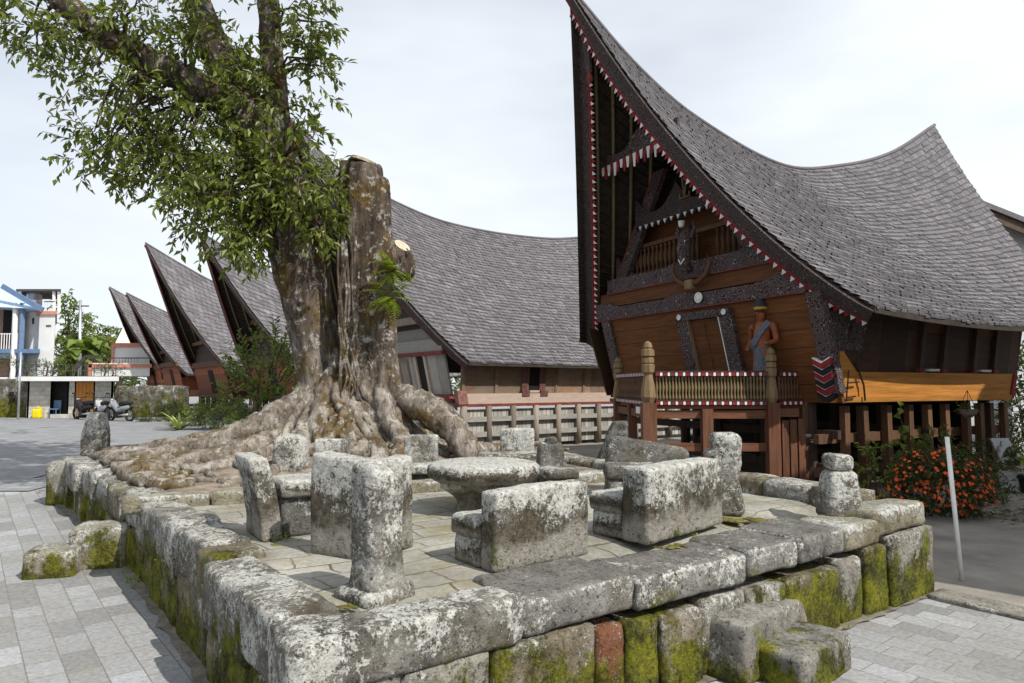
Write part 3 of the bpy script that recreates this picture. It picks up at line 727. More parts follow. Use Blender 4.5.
def roof(h, parent, rows, cell, mat=None, rafters=None, seed=1, barge=None, bw=.3, fringe=False, binset=.05):
    rnd = random.Random(seed); m = MB(); mat = mat or ROOF; LIFT = .034 if cell < .3 else .03
    for side in (-1, 1):
        for i in range(rows):
            t0 = i / rows; t1 = min(1.012, (i + 1.35) / rows)
            ln = h.vb(t1) - h.vf(t1); n = max(6, int(ln / cell)); off = .5 * (i % 2)
            rowt = rnd.uniform(-.06, .06)
            for j in range(-1, n):
                s0 = max(0, (j + off) / n); s1 = min(1, (j + 1 + off) / n)
                if s1 - s0 < .15 / n: continue
                g_ = .04 / n; lift = LIFT + rnd.uniform(0, LIFT); sl = rnd.uniform(-.12, .12) / rows
                a = h.S(side, t0, s0 + g_, .004); b = h.S(side, t0, s1 - g_, .004)
                c = h.S(side, min(1.03, t1 + sl), s1 - g_, lift + rnd.uniform(0, .008)); d = h.S(side, min(1.03, t1 + sl), s0 + g_, lift)
                dn = EZ * -(LIFT + .012)
                tt = max(0, min(1, .5 + rnd.gauss(0, .17) + rowt))
                k = len(m.v)
                m.v += [a, b, c, d, c + dn, d + dn]
                f1, f2 = (k, k + 1, k + 2, k + 3), (k + 3, k + 2, k + 4, k + 5)
                if side < 0: f1, f2 = f1[::-1], f2[::-1]
                m.f += [f1, f2]; m.m += [0, 0]; m.t += [tt, tt * .3]
    r = m.build('roof', mat, parent)
    m = MB(); NT, NS = 22, 70
    for side in (-1, 1):
        for dz, flip in ((-.05, 1), (-.10, 0)):
            b0 = len(m.v)
            for i in range(NT + 1):
                for j in range(NS + 1): m.v.append(h.S(side, i / NT, j / NS, dz))
            for i in range(NT):
                for j in range(NS):
                    f = (b0 + i * (NS + 1) + j, b0 + i * (NS + 1) + j + 1, b0 + (i + 1) * (NS + 1) + j + 1, b0 + (i + 1) * (NS + 1) + j)
                    m.f.append(f); m.m.append(0); m.t.append(.5)
    m.build('lining', LINING, r)
    m = MB(); pts = []
    for j in range(41):
        v = h.vfa + (h.vba - h.vfa) * j / 40; pts.append(h.w(h.uc, v, h.R(v) + .02))
    m.tube(pts, [.045] * 41, 6); m.build('ridge_cap', mat, r, smooth=True)
    for side in (-1, 1):
        m = MB(); n = 24
        for j in range(n):
            a, b = h.S(side, 1., j / n, -.05), h.S(side, 1., (j + 1) / n, -.05)
            m.bar(a, b, .05, .11)
        m.build('eave_board', BATTEN, r)
    if rafters:
        for side in (-1, 1):
            m = MB()
            nb = 34
            for i in range(1, nb):
                t = i / nb; va = h.vf(t) + .05; vb = min(1.2, h.vb(t))
                ns = max(1, int((vb - va) / .3))
                for z_ in range(ns): m.bar(h.S2(side, t, va + (vb - va) * z_ / ns, -.125), h.S2(side, t, va + (vb - va) * (z_ + 1) / ns, -.125), .05, .035)
            m.build('batten', BATTEN, r)
            for vv in rafters:
                m = MB(); pts = [h.S2(side, t, h.vf(t) + vv, -.19) for t in [.02 + .93 * i / 24 for i in range(25)]]
                if len(pts) > 2: m.tube(pts, .036, 7); m.build('rafter', BAMBOO, r, smooth=True)
    if barge:
        for side in (-1, 1):
            m = MB(); N = 40; fr = MB()
            P = [h.S2(side, min(1.0, i / N), h.vf(min(1., i / N)) + (binset if side > 0 else .03), -.06) for i in range(N + 1)]
            prev = None; cum = 0.; nexttri = .3; idx = 0
            for i in range(N + 1):
                T = (P[min(N, i + 1)] - P[max(0, i - 1)]).normalized()
                inw = (h.U * -side); inw = (inw - T * inw.dot(T)).normalized()
                nn = T.cross(inw).normalized() * .03
                if nn.dot(h.V) > 0: nn = -nn
                o = P[i] + nn * 1.3 + inw * -.03
                w = bw * (.5 + .5 * sm(i / N * 5)) if i < N - 2 else bw * .9
                row = [o, o + inw * w, o + inw * w + nn, o + nn, o + inw * (w + .035) + nn * .8, o + inw * (w + .035)]
                b0 = len(m.v); m.v += row
                if prev is not None:
                    for k in range(4): m.f.append((prev + k, prev + (k + 1) % 4, b0 + (k + 1) % 4, b0 + k)); m.m.append(0); m.t.append(.5)
                    m.f.append((prev + 2, prev + 4, b0 + 4, b0 + 2)); m.m.append(1); m.t.append(.5)
                    m.f.append((prev + 1, prev + 5, b0 + 5, b0 + 1)); m.m.append(1); m.t.append(.5)
                    m.f.append((prev + 4, prev + 5, b0 + 5, b0 + 4)); m.m.append(1); m.t.append(.5)
                    if fringe:
                        seg = (P[i] - P[i - 1]).length
                        while cum + seg > nexttri:
                            k = (nexttri - cum) / seg; c = P[i - 1].lerp(P[i], k) + nn * 1.6 + inw * (w + .02)
                            h2 = .04
                            fr.hexa([c - T * h2, c + T * h2, c + inw * .105], [c - T * h2 + nn * .4, c + T * h2 + nn * .4, c + inw * .105 + nn * .4], idx % 2)
                            nexttri += .085; idx += 1
                        cum += seg
                prev = b0
            b0 = 0; m.f.append((0, 1, 2, 3)); m.m.append(0); m.t.append(.5); k = len(m.v) - 6; m.f.append((k, k + 3, k + 2, k + 1)); m.m.append(1); m.t.append(.5)
            bo = m.build('bargeboard', [barge, REDP], parent)
            if fringe: fr.build('fringe', [REDP, WHITE], bo)
    return r
def planks(m, h, P, z0, z1, u0, u1, n, th=.05, seed=0, gap=.006):
    rnd = random.Random(seed)
    for i in range(n):
        a, b = z0 + (z1 - z0) * i / n + gap, z0 + (z1 - z0) * (i + 1) / n
        lo = [P(u0, a, 0), P(u1, a, 0), P(u1, a, -th), P(u0, a, -th)]; hi = [P(u0, b, 0), P(u1, b, 0), P(u1, b, -th), P(u0, b, -th)]
        m.hexa(lo, hi, 0, rnd.random())

# ================================================= nearest house
H = mk_house(at_y(830, 400, 10.9), 6.1, 5.3, 3.95,
             [(-2.92, 9.12), (-1.4, 7.98), (.09, 7.22), (2.66, 6.58), (4.64, 6.88), (6.48, 7.48), (8.3, 8.5)], 2.92, .14, -.16, 6.6, p=1.12)
h1 = thing('traditional_house', 'large carved house with ochre side sill and red and white gable trim, nearest the camera', 'house', H.w(3, 2.6, 0), 'saddle roofed houses in a row')
roof(H, h1, 42, .135, rafters=(.55, .95, 1.4, 1.9), seed=3, barge=CARVE2, bw=.27, fringe=True, binset=.24)
LEAN = .26
def F(u, z, out=0): return H.w(u, -LEAN * (min(z, 3.4) - 1.5) - out, z)
def FS(v, z, out=0): return H.w(-.13 * (z - 1.5) - out, v, z)
m = MB(); planks(m, H, F, 1.46, 3.24, -.22, 5.60, 6, seed=5); wall1 = m.build('facade_wall', W_BROWN, h1)
m = MB(); m.hexa([F(-.2, 1.47, -.06), F(5.58, 1.47, -.06), F(5.58, 1.47, -.09), F(-.2, 1.47, -.09)], [F(-.2, 3.5, -.06), F(5.58, 3.5, -.06), F(5.58, 3.5, -.09), F(-.2, 3.5, -.09)]); m.build('lining', DARKIN, wall1)
def beam(name, z0, z1, u0, u1, out, th, mat, endup=.12, red=True, parent=h1, lip=.022):
    m = MB(); N = 24
    for j in range(N):
        ua, ub = u0 + (u1 - u0) * j / N, u0 + (u1 - u0) * (j + 1) / N
        def top(u):
            k = abs((u - (u0 + u1) / 2) / ((u1 - u0) / 2)); return z1 + endup * sm((k - .72) / .1) + .05 * sm((.14 - k) / .03)
        lo = [F(ua, z0, out), F(ub, z0, out), F(ub, z0, out - th), F(ua, z0, out - th)]
        hi = [F(ua, top(ua), out), F(ub, top(ub), out), F(ub, top(ub), out - th), F(ua, top(ua), out - th)]
        m.hexa(lo, hi, 0)
    o = m.build(name, mat, parent)
    if red:
        m = MB(); m.hexa([F(u0, z0 - lip, out + .02), F(u1, z0 - lip, out + .02), F(u1, z0 - lip, out - th + .02), F(u0, z0 - lip, out - th + .02)],
                         [F(u0, z0 - .003, out + .02), F(u1, z0 - .003, out + .02), F(u1, z0 - .003, out - th + .02), F(u0, z0 - .003, out - th + .02)])
        m.build('trim', REDOLD, o)
    return o
beam('carved_beam', 3.22, 3.47, .0, 5.70, .07, .12, CARVE)
m = MB(); planks(m, H, F, 3.5, 3.80, .1, 5.6, 1, .06, 9); m.build('gable_board', W_BROWN, h1)
b = beam('carved_beam', 3.80, 4.10, .38, 5.28, .04, .16, CARVE, endup=.0)
# gable above: everything in a plane a little forward of the wall
VG = -.18
def Gp(u, z, out=0): return H.w(u, VG - out, z)
m = MB(); rows = 7
for i in range(rows):
    za, zb = 4.10 + (6.7 - 4.10) * i / rows + .008, 4.10 + (6.7 - 4.10) * (i + 1) / rows
    wa, wb = H.half(VG, za + .12) - .04, H.half(VG, zb + .12) - .04
    m.hexa([Gp(3.05 - wa, za, -.2), Gp(3.05 + wa, za, -.2), Gp(3.05 + wa, za, -.25), Gp(3.05 - wa, za, -.25)],
           [Gp(3.05 - wb, zb, -.2), Gp(3.05 + wb, zb, -.2), Gp(3.05 + wb, zb, -.25), Gp(3.05 - wb, zb, -.25)], 0, random.random() * .5)
gw = m.build('gable_wall', W_BROWN, h1)
for grp in (0, 1):
    m = MB()
    for i in range(26):
        u = 1.35 + 3.4 * i / 25
        if abs(u - 2.5) < .2 or (u > 2.5) != bool(grp): continue
        m.lathe(Gp(u, 4.06, .02), [(.02, 0), (.045, .06), (.02, .2), (.045, .3), (.05, .42), (.02, .56), (.04, .64)], 7)
    m.build('balusters', W_POST, h1)
m = MB(); m.hexa([Gp(1.2, 4.72, .05), Gp(4.9, 4.72, .05), Gp(4.9, 4.72, -.05), Gp(1.2, 4.72, -.05)], [Gp(1.25, 4.80, .05), Gp(4.85, 4.80, .05), Gp(4.85, 4.80, -.05), Gp(1.25, 4.80, -.05)])
m.build('balcony_rail', W_POST, h1)
# scalloped boards that frame the balcony opening at its lower corners
for sgn, uc_ in ((1, 4.62), (-1, 1.48)):
    m = MB()
    for j in range(10):
        ua, ub = uc_ + sgn * (-.62 + .085 * j * 1.45), uc_ + sgn * (-.62 + .085 * (j + 1) * 1.45)
        za, zb = 4.10 + .02 + .55 * (j / 10) ** 3, 4.10 + .02 + .55 * ((j + 1) / 10) ** 3
        m.hexa([Gp(ua, 4.09, .14), Gp(ub, 4.09, .14), Gp(ub, 4.09, .08), Gp(ua, 4.09, .08)], [Gp(ua, za, .14), Gp(ub, zb, .14), Gp(ub, zb, .08), Gp(ua, za, .08)])
    m.build('scalloped_board', CARVE, h1, fixn=True)
# braces, collar board with scooped top, collar fringe, pendant
for sgn in (1, -1):
    a0, a1 = 3.05 + sgn * 1.98, 3.05 + sgn * .52
    m = MB(); m.hexa([Gp(a0 - .16, 3.95, .22), Gp(a0 + .16, 3.95, .22), Gp(a0 + .16, 3.95, .10), Gp(a0 - .16, 3.95, .10)],
                     [Gp(a1 - .13, 6.2, .22), Gp(a1 + .13, 6.2, .22), Gp(a1 + .13, 6.2, .10), Gp(a1 - .13, 6.2, .10)])
    br = m.build('brace', CARVE, h1)
    m = MB(); s_ = sgn * .20
    m.hexa([Gp(a0 + s_ - .05, 3.95, .2), Gp(a0 + s_ + .05, 3.95, .2), Gp(a0 + s_ + .05, 3.95, .09), Gp(a0 + s_ - .05, 3.95, .09)],
           [Gp(a1 + s_ - .05, 6.2, .2), Gp(a1 + s_ + .05, 6.2, .2), Gp(a1 + s_ + .05, 6.2, .09), Gp(a1 + s_ - .05, 6.2, .09)])
    m.build('brace_edge', REDOLD, br)
m = MB(); N = 26
def scoop(k): return 5.36 + .62 * abs(math.sin(k * math.pi)) ** .0 * (abs(2 * (abs(2 * k - 1)) - 1) ** 2.2) * .75
for j in range(N):
    ka, kb_ = j / N, (j + 1) / N; ua, ub = 1.75 + 2.6 * ka, 1.75 + 2.6 * kb_
    m.hexa([Gp(ua, 5.14, .26), Gp(ub, 5.14, .26), Gp(ub, 5.14, .19), Gp(ua, 5.14, .19)], [Gp(ua, scoop(ka), .26), Gp(ub, scoop(kb_), .26), Gp(ub, scoop(kb_), .19), Gp(ua, scoop(ka), .19)])
cb = m.build('collar_board', CARVE2, h1, fixn=True)
m = MB()
for j in range(26):
    u = 1.8 + 2.5 * j / 25; c = Gp(u, 5.135, .24)
    m.hexa([c - UD * .045, c + UD * .045, c - EZ * .09], [c - UD * .045 - VD * .02, c + UD * .045 - VD * .02, c - EZ * .09 - VD * .02], j % 2)
m.build('fringe', [WHITE, BLACKP], cb)
# blackness behind the two scoops
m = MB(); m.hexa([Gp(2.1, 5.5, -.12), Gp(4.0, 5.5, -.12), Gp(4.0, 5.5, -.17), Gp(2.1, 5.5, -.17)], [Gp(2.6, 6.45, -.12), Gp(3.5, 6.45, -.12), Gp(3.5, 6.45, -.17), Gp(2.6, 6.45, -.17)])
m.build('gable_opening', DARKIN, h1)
# crest board across the bargeboards high in the gable
vx = -1.48; zx = 6.68; hwx = 1.16
m = MB(); N = 30
def crest(k): 
    x = abs(2 * k - 1); return .16 + .30 * math.exp(-(x / .22) ** 2) + .13 * math.exp(-((x - .95) / .18) ** 2)
for j in range(N):
    ka, kb_ = j / N, (j + 1) / N; ua, ub = 3.05 - hwx + 2 * hwx * ka, 3.05 - hwx + 2 * hwx * kb_
    z0 = zx - .42
    m.hexa([H.w(ua, vx + .1, z0), H.w(ub, vx + .1, z0), H.w(ub, vx + .16, z0), H.w(ua, vx + .16, z0)], [H.w(ua, vx + .1, z0 + crest(ka)), H.w(ub, vx + .1, z0 + crest(kb_)), H.w(ub, vx + .16, z0 + crest(kb_)), H.w(ua, vx + .16, z0 + crest(ka))])
cr_ = m.build('crest_board', CARVE, h1, fixn=True)
m = MB()
for j in range(22):
    u = 3.05 - hwx + .05 + (2 * hwx - .1) * j / 21; c = H.w(u, vx + .08, zx - .43); L_ = .17 + .05 * (j % 3)
    m.hexa([c - UD * .05, c + UD * .05, c + UD * .02 - EZ * L_, c - UD * .02 - EZ * L_], [c - UD * .05 - VD * .02, c + UD * .05 - VD * .02, c + UD * .02 - EZ * L_ - VD * .02, c - UD * .02 - EZ * L_ - VD * .02], j % 2)
m.build('fringe', [REDP, WHITE], cr_)
m = MB(); c = H.S(1, .06, 0) ; c = H.w(3.05, H.vf(.08) + .05, H.R(-2.6) - .35)
m.hexa([c + UD * .12, c - UD * .12, c - UD * .12 + VD * .05, c + UD * .12 + VD * .05], [c + UD * .08 - EZ * .9 + VD * .12, c - UD * .05 - EZ * .9 + VD * .12, c - UD * .05 - EZ * .9 + VD * .17, c + UD * .08 - EZ * .9 + VD * .17])
m.lathe(c - EZ * 1.15 + VD * .14, [(.01, 0), (.07, .1), (.03, .2), (.06, .25)], 8, 1)
m.build('pendant', [CARVE2, REDOLD], h1)
m = MB()
for du in (-.16, .16):
    pts = [Gp(2.75 + du * (1 - k / 8) * .9, 6.35 - .95 * k / 8, .3) for k in range(9)] + [Gp(2.75 + du * .3 + math.copysign(.09, du), 5.42, .3), Gp(2.75 + math.copysign(.14, du), 5.5, .3)]
    m.tube(pts, .018, 6)
m.build('hanging_hook', W_TAN, h1)
# door with carved jambs
def fpiece(name, uA, uB, z0, z1, out, th, mat, parent, slant=0):
    m = MB(); m.hexa([F(uA, z0, out), F(uB, z0, out), F(uB, z0, out - th), F(uA, z0, out - th)], [F(uA + slant, z1, out), F(uB + slant, z1, out), F(uB + slant, z1, out - th), F(uA + slant, z1, out - th)])
    return m.build(name, mat, parent)
door = fpiece('door', 1.92, 2.74, 1.5, 2.98, .03, .03, W_BROWN, h1)
for ua in (1.98, 2.36): fpiece('panel', ua, ua + .32, 1.56, 2.3, .045, .02, W_BROWN, door); fpiece('panel', ua, ua + .32, 2.36, 2.92, .045, .02, W_BROWN, door)
for ua, sl in ((1.60, .0), (2.74, .0)):
    j_ = fpiece('door_jamb', ua, ua + .30, 1.46, 3.08, .10, .10, CARVE, h1); fpiece('edge', ua + .30 if ua < 2 else ua - .022, ua + .322 if ua < 2 else ua - .001, 1.46, 3.0, .105, .1, WHITE if ua < 2 else W_TAN, j_)
ln = fpiece('door_lintel', 1.62, 3.02, 2.99, 3.13, .12, .12, CARVE, h1)
for ua in (1.72, 2.9):
    m = MB(); c = F(ua, 3.06, .13); m.lathe(c, [(.055, 0), (.055, .015), (.035, .017), (.035, .004)], 14, ax=-VD); m.build('boss', WHITE, ln)
m = MB(); c = F(2.30, 3.38, .09); m.lathe(c, [(.10, 0), (.10, .02), (.075, .022), (.075, .008), (.05, .008), (.05, .022), (.02, .022)], 18, ax=-VD); m.build('rosette', WHITE, h1)
# corner posts, chevron prow at the end of the side sill
for ua, ub in ((-.27, .0), (5.25, 5.57)):
    fpiece('corner_post', ua, ub, 1.62, 3.20, .07, .14, CARVE, h1)
m = MB()
m.hexa([FS(-.16, 2.02, .02), FS(.22, 2.02, .02), FS(.22, 2.02, -.06), FS(-.16, 2.02, -.06)], [FS(-.16, 3.0, .05), FS(.30, 3.0, .05), FS(.30, 3.0, -.06), FS(-.16, 3.0, -.06)])
m.hexa([FS(.27, 2.3, .03), FS(.62, 2.3, .03), FS(.62, 2.3, -.06), FS(.27, 2.3, -.06)], [FS(.35, 2.92, .06), FS(.70, 2.92, .06), FS(.70, 2.92, -.06), FS(.35, 2.92, -.06)])
m.build('carved_panel', CARVE, h1)
m = MB()
for i in range(6):
    zc = 2.10 - .105 * i; k = i % 2
    for s_ in (-1, 1):
        a = F(-.10 + .02 * i, zc, .16 - .018 * i); 
        m.hexa([a - EZ * .10, a + UD * s_ * .16 - EZ * .02, a + UD * s_ * .16 - EZ * .02 + VD * .1, a - EZ * .10 + VD * .1],
               [a, a + UD * s_ * .16 + EZ * .08, a + UD * s_ * .16 + EZ * .08 + VD * .1, a + VD * .1], k)
        m.hexa([a - EZ * .012 - VD * .004, a + UD * s_ * .16 + EZ * .068 - VD * .004, a + UD * s_ * .16 + EZ * .068 + VD * .09, a - EZ * .012 + VD * .09],
               [a - VD * .004 + EZ * .006, a + UD * s_ * .16 + EZ * .086 - VD * .004, a + UD * s_ * .16 + EZ * .086 + VD * .09, a + EZ * .006 + VD * .09], 2)
m.build('chevron_prow', [REDP, BLACKP, WHITE], h1, fixn=True)
# side wall
m = MB(); rnd = random.Random(3); v = .0
while v < 5.25:
    w_ = min(rnd.uniform(.5, .75), 5.3 - v)
    m.hexa([FS(v, 1.9, 0), FS(v + w_ - .008, 1.9, 0), FS(v + w_ - .008, 1.9, -.05), FS(v, 1.9, -.05)], [FS(v, 3.05, 0), FS(v + w_ - .008, 3.05, 0), FS(v + w_ - .008, 3.05, -.05), FS(v, 3.05, -.05)], 0, rnd.random()); v += w_
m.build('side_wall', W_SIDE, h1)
m = MB(); m.hexa([FS(-.02, 1.47, .10), FS(4.95, 1.47, .10), FS(4.95, 1.47, -.08), FS(-.02, 1.47, -.08)], [FS(-.02, 1.96, .12), FS(4.95, 1.96, .12), FS(4.95, 1.96, -.05), FS(-.02, 1.96, -.05)])
m.hexa([FS(-.02, 1.96, .125), FS(.42, 1.96, .125), FS(.36, 1.96, .03), FS(-.02, 1.96, .03)], [FS(-.02, 2.28, .13), FS(.05, 2.28, .13), FS(.05, 2.28, .05), FS(-.02, 2.28, .05)])
m.hexa([FS(-.02, 1.475, .135), FS(4.95, 1.475, .135), FS(4.95, 1.475, .10), FS(-.02, 1.475, .10)], [FS(-.02, 1.56, .14), FS(4.95, 1.56, .14), FS(4.95, 1.56, .10), FS(-.02, 1.56, .10)], 0, .35)
sill = m.build('sill', W_SILL, h1)
m = MB(); m.hexa([FS(4.96, 1.5, .12), FS(5.08, 1.5, .12), FS(5.08, 1.5, -.05), FS(4.96, 1.5, -.05)], [FS(4.96, 1.95, .14), FS(5.08, 1.95, .14), FS(5.08, 1.95, -.05), FS(4.96, 1.95, -.05)]); m.build('sill_end', REDP, h1)
for vv in (2.25, 3.85):
    m = MB()
    m.hexa([FS(vv, 2.02, -.04), FS(vv + .56, 2.02, -.04), FS(vv + .56, 2.02, -.045), FS(vv, 2.02, -.045)], [FS(vv, 2.85, .012), FS(vv + .56, 2.85, .012), FS(vv + .56, 2.85, .006), FS(vv, 2.85, .006)])
    w_ = m.build('window', W_BROWN, h1)
    for dv in (-.10, .56):
        m = MB(); m.hexa([FS(vv + dv, 1.98, .06), FS(vv + dv + .11, 1.98, .06), FS(vv + dv + .11, 1.98, -.02), FS(vv + dv, 1.98, -.02)], [FS(vv + dv, 2.95, .07), FS(vv + dv + .11, 2.95, .07), FS(vv + dv + .11, 2.95, -.02), FS(vv + dv, 2.95, -.02)])
        m.hexa([FS(vv + dv - .015, 1.965, .085), FS(vv + dv + .125, 1.965, .085), FS(vv + dv + .125, 1.965, .0), FS(vv + dv - .015, 1.965, .0)], [FS(vv + dv - .015, 2.04, .085), FS(vv + dv + .125, 2.04, .085), FS(vv + dv + .125, 2.04, .0), FS(vv + dv - .015, 2.04, .0)], 1)
        m.build('frame', [W_DARK, REDOLD], w_)
    m = MB(); m.hexa([FS(vv, 2.84, .05), FS(vv + .56, 2.84, .05), FS(vv + .56, 2.84, -.02), FS(vv, 2.84, -.02)], [FS(vv, 2.94, .06), FS(vv + .56, 2.94, .06), FS(vv + .56, 2.94, -.02), FS(vv, 2.94, -.02)]); m.build('frame', W_DARK, w_)
    m = MB(); m.hexa([FS(vv + .13, 1.99, .09), FS(vv + .43, 1.99, .09), FS(vv + .43, 1.99, .0), FS(vv + .13, 1.99, .0)], [FS(vv + .13, 2.03, .09), FS(vv + .43, 2.03, .09), FS(vv + .43, 2.03, .0), FS(vv + .13, 2.03, .0)]); m.build('ledge', WHITE, w_)
# rear and far side walls, floor, inner darkness
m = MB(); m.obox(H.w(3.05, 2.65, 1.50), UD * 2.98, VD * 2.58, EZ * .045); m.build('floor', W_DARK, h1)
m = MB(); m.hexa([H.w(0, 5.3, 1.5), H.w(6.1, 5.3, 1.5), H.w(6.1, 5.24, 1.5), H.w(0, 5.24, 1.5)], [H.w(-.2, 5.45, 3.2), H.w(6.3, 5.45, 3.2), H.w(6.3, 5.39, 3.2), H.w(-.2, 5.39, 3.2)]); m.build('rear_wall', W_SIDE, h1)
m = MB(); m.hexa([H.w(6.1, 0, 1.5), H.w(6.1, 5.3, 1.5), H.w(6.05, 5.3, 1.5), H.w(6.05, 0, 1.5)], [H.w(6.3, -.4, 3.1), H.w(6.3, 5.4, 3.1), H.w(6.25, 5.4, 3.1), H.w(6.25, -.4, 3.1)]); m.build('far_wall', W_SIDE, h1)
m = MB(); m.obox(H.w(1.22, 5.25, 4.5), UD * .01, VD * .01, EZ * .01)
m = MB(); wv = H.half(5.0, 3.3) - .15
m.hexa([H.w(3.05 - wv, 5.3, 3.2), H.w(3.05 + wv, 5.3, 3.2), H.w(3.05 + wv, 5.35, 3.2), H.w(3.05 - wv, 5.35, 3.2)], [H.w(3.0, 5.3, 6.7), H.w(3.1, 5.3, 6.7), H.w(3.1, 5.35, 6.7), H.w(3.0, 5.35, 6.7)]); m.build('rear_gable', W_SIDE, h1)
# stilts and rails below the side
rnd = random.Random(8)
for i, px in enumerate((843, 862, 887, 907, 926, 945, 964, 978, 990, 1004)):
    k = (px - 512) / FPX
    o_ = H.O + UD * .06; v = (k * o_.y - o_.x) / (VD.x - k * VD.y)
    m = MB(); a = H.w(.06 + rnd.uniform(0, .05), v, -.05); m.bar(a, a + EZ * 1.46 + VD * rnd.uniform(-.05, .02), rnd.uniform(.10, .14), .12, up=VD, tint=rnd.random()); m.build('post', W_POST, h1)
for z_ in (.35, .88):
    m = MB(); m.bar(H.w(.2, -.1, z_), H.w(.2, 5.4, z_ + .02), .10, .15); m.build('rail', W_POST, h1)
for i in range(6):
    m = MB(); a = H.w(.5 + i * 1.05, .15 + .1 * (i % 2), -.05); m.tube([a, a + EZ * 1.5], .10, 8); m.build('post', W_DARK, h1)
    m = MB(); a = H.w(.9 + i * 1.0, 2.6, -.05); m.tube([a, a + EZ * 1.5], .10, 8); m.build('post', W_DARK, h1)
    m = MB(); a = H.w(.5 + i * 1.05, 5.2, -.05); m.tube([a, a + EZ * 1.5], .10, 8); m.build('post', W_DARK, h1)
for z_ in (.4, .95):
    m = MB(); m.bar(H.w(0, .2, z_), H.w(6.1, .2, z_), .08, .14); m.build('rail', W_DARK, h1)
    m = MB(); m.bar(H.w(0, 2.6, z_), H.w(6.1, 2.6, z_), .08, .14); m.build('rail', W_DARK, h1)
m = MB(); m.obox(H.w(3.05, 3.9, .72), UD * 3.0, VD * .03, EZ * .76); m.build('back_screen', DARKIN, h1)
# cable that droops from the eave to the sill
m = MB(); pts = [FS(.75, 2.85, .25), FS(.72, 2.55, .2), FS(.55, 2.3, .16), FS(.42, 2.18, .15)]; m.tube(pts, .008, 5)
pts = [FS(.30, 2.1, .15), FS(.42, 1.95, .17), FS(.55, 1.75, .17), FS(.62, 1.5, .17)]; m.tube(pts, .015, 5)
m.tube([FS(.16, 1.98, .17), FS(.16, 1.5, .17)], .012, 5); m.tube([FS(.16, 1.78, .17), FS(.42, 1.80, .17)], .012, 5); m.tube([FS(.16, 1.55, .17), FS(.38, 1.57, .17)], .012, 5)
m.build('cable', IRON, h1)

# singa ornament with horns, mounted on the upper beam
t = thing('buffalo_head_ornament', 'dark carved beast head with white cup and curved horns on the carved gable', 'ornament', F(2.42, 3.5, .2))
m = MB(); c = F(2.42, 4.30, .26)
m.tube([c + EZ * .42 + VD * .12, c + EZ * .25, c + EZ * .0 - VD * .06, c - EZ * .28 - VD * .02, c - EZ * .42 + VD * .08], [.07, .12, .14, .10, .06], 12)
for s_ in (-1, 1):
    m.ball(c + UD * .075 * s_ + EZ * .12 - VD * .10, .03, 1); m.tube([c + UD * .15 * s_ + EZ * .2, c + UD * .24 * s_ + EZ * .36, c + UD * .2 * s_ + EZ * .5], [.05, .04, .015], 7)
m.tube([c + UD * .08 - EZ * .2 - VD * .12, c - EZ * .30 - VD * .14, c - UD * .08 - EZ * .2 - VD * .12], .014, 6, 1)
m.build('head', [CARVE, WHITE], t, smooth=True)
m = MB(); m.lathe(c + EZ * .44 + UD * .12, [(.04, 0), (.055, .04), (.065, .12), (.05, .12)], 12); m.build('cup', WHITE, t, smooth=True)
m = MB(); b_ = F(2.42, 3.62, .16)
for s_ in (-1, 1):
    pts = [b_ + UD * .05 * s_, b_ + UD * .22 * s_ + EZ * .06, b_ + UD * .40 * s_ + EZ * .16, b_ + UD * .50 * s_ + EZ * .34, b_ + UD * .44 * s_ + EZ * .52]
    m.tube(pts, [.05, .052, .045, .032, .010], 9)
m.build('horn', W_POST, t, smooth=True)
m = MB(); m.rock(b_ - UD * .1 - VD * .10 - EZ * .09, UD, VD, EZ, (.2, .14, .2), .04, .01, 5, .03); m.build('skull', W_TAN, t, smooth=True)

# ================================================= verandah in front of it
vFL = Vector(((648 - 512) / FPX * 11.2, 11.2, 0)); vFR = Vector(((771 - 512) / FPX * 11.15, 11.15, 0)); vBR = Vector((4.88, 11.42, 0)); vBL = Vector((2.13, 13.7, 0))
ver = thing('verandah', 'red brown timber verandah with carved posts and red and white patterned railing', 'verandah', (vFL + vFR + vBL) / 3)
def vpost(name, p, w, ztop, mat, finial=None, parent=ver):
    m = MB(); m.bar(p + EZ * -.05, p + EZ * ztop, w, w, up=EY, tint=.6); o_ = m.build(name, mat, parent)
    if finial:
        m = MB(); r, z0, z1 = finial; hh = z1 - z0
        m.lathe(p + EZ * z0, [(r * .8, 0), (r * 1.25, hh * .10), (r * 1.15, hh * .22), (r * .75, hh * .46), (r * 1.05, hh * .50), (r * 1.1, hh * .62), (r * .8, hh * .635), (r * 1.02, hh * .65), (r * .98, hh * .73), (r * .7, hh * .745), (r * 1.1, hh * .76), (r * 1.05, hh * .86), (r * .66, hh * .875), (r * .8, hh * .90), (r * .6, hh * .97), (r * .1, hh)], 8)
        m.build('finial', W_TAN, o_)
    return o_
vpost('post', vFL, .225, 1.46, W_RED, (.10, 1.45, 2.47)); vpost('post', vFR, .19, 1.46, W_RED, (.085, 1.45, 2.36)); vpost('post', vBL, .19, 1.46, W_RED, (.09, 1.45, 2.30))
vpost('post', vFL.lerp(vFR, .47), .17, 1.36, W_RED); vpost('post', vBR, .15, 1.46, W_RED); vpost('post', vFL.lerp(vBL, .5), .15, 1.4, W_RED)
for z_, hh in ((1.27, .13), (.74, .13)):
    for a, b in ((vFL, vFR), (vFL, vBL)):
        m = MB(); m.bar(a + EZ * z_ + EY * .05, b + EZ * z_ + EY * .05, .08, hh); m.build('beam', W_REDX, ver)
m = MB(); m.bar(vFR + EZ * 1.30, vFR + EX * .42 + EZ * 1.30, .09, .13); m.build('beam', W_REDX, ver)
m = MB(); m.bar(vFL + EZ * .12 + EY * .05, vFR + EZ * .12 + EY * .05, .08, .16); m.build('beam', W_REDX, ver)
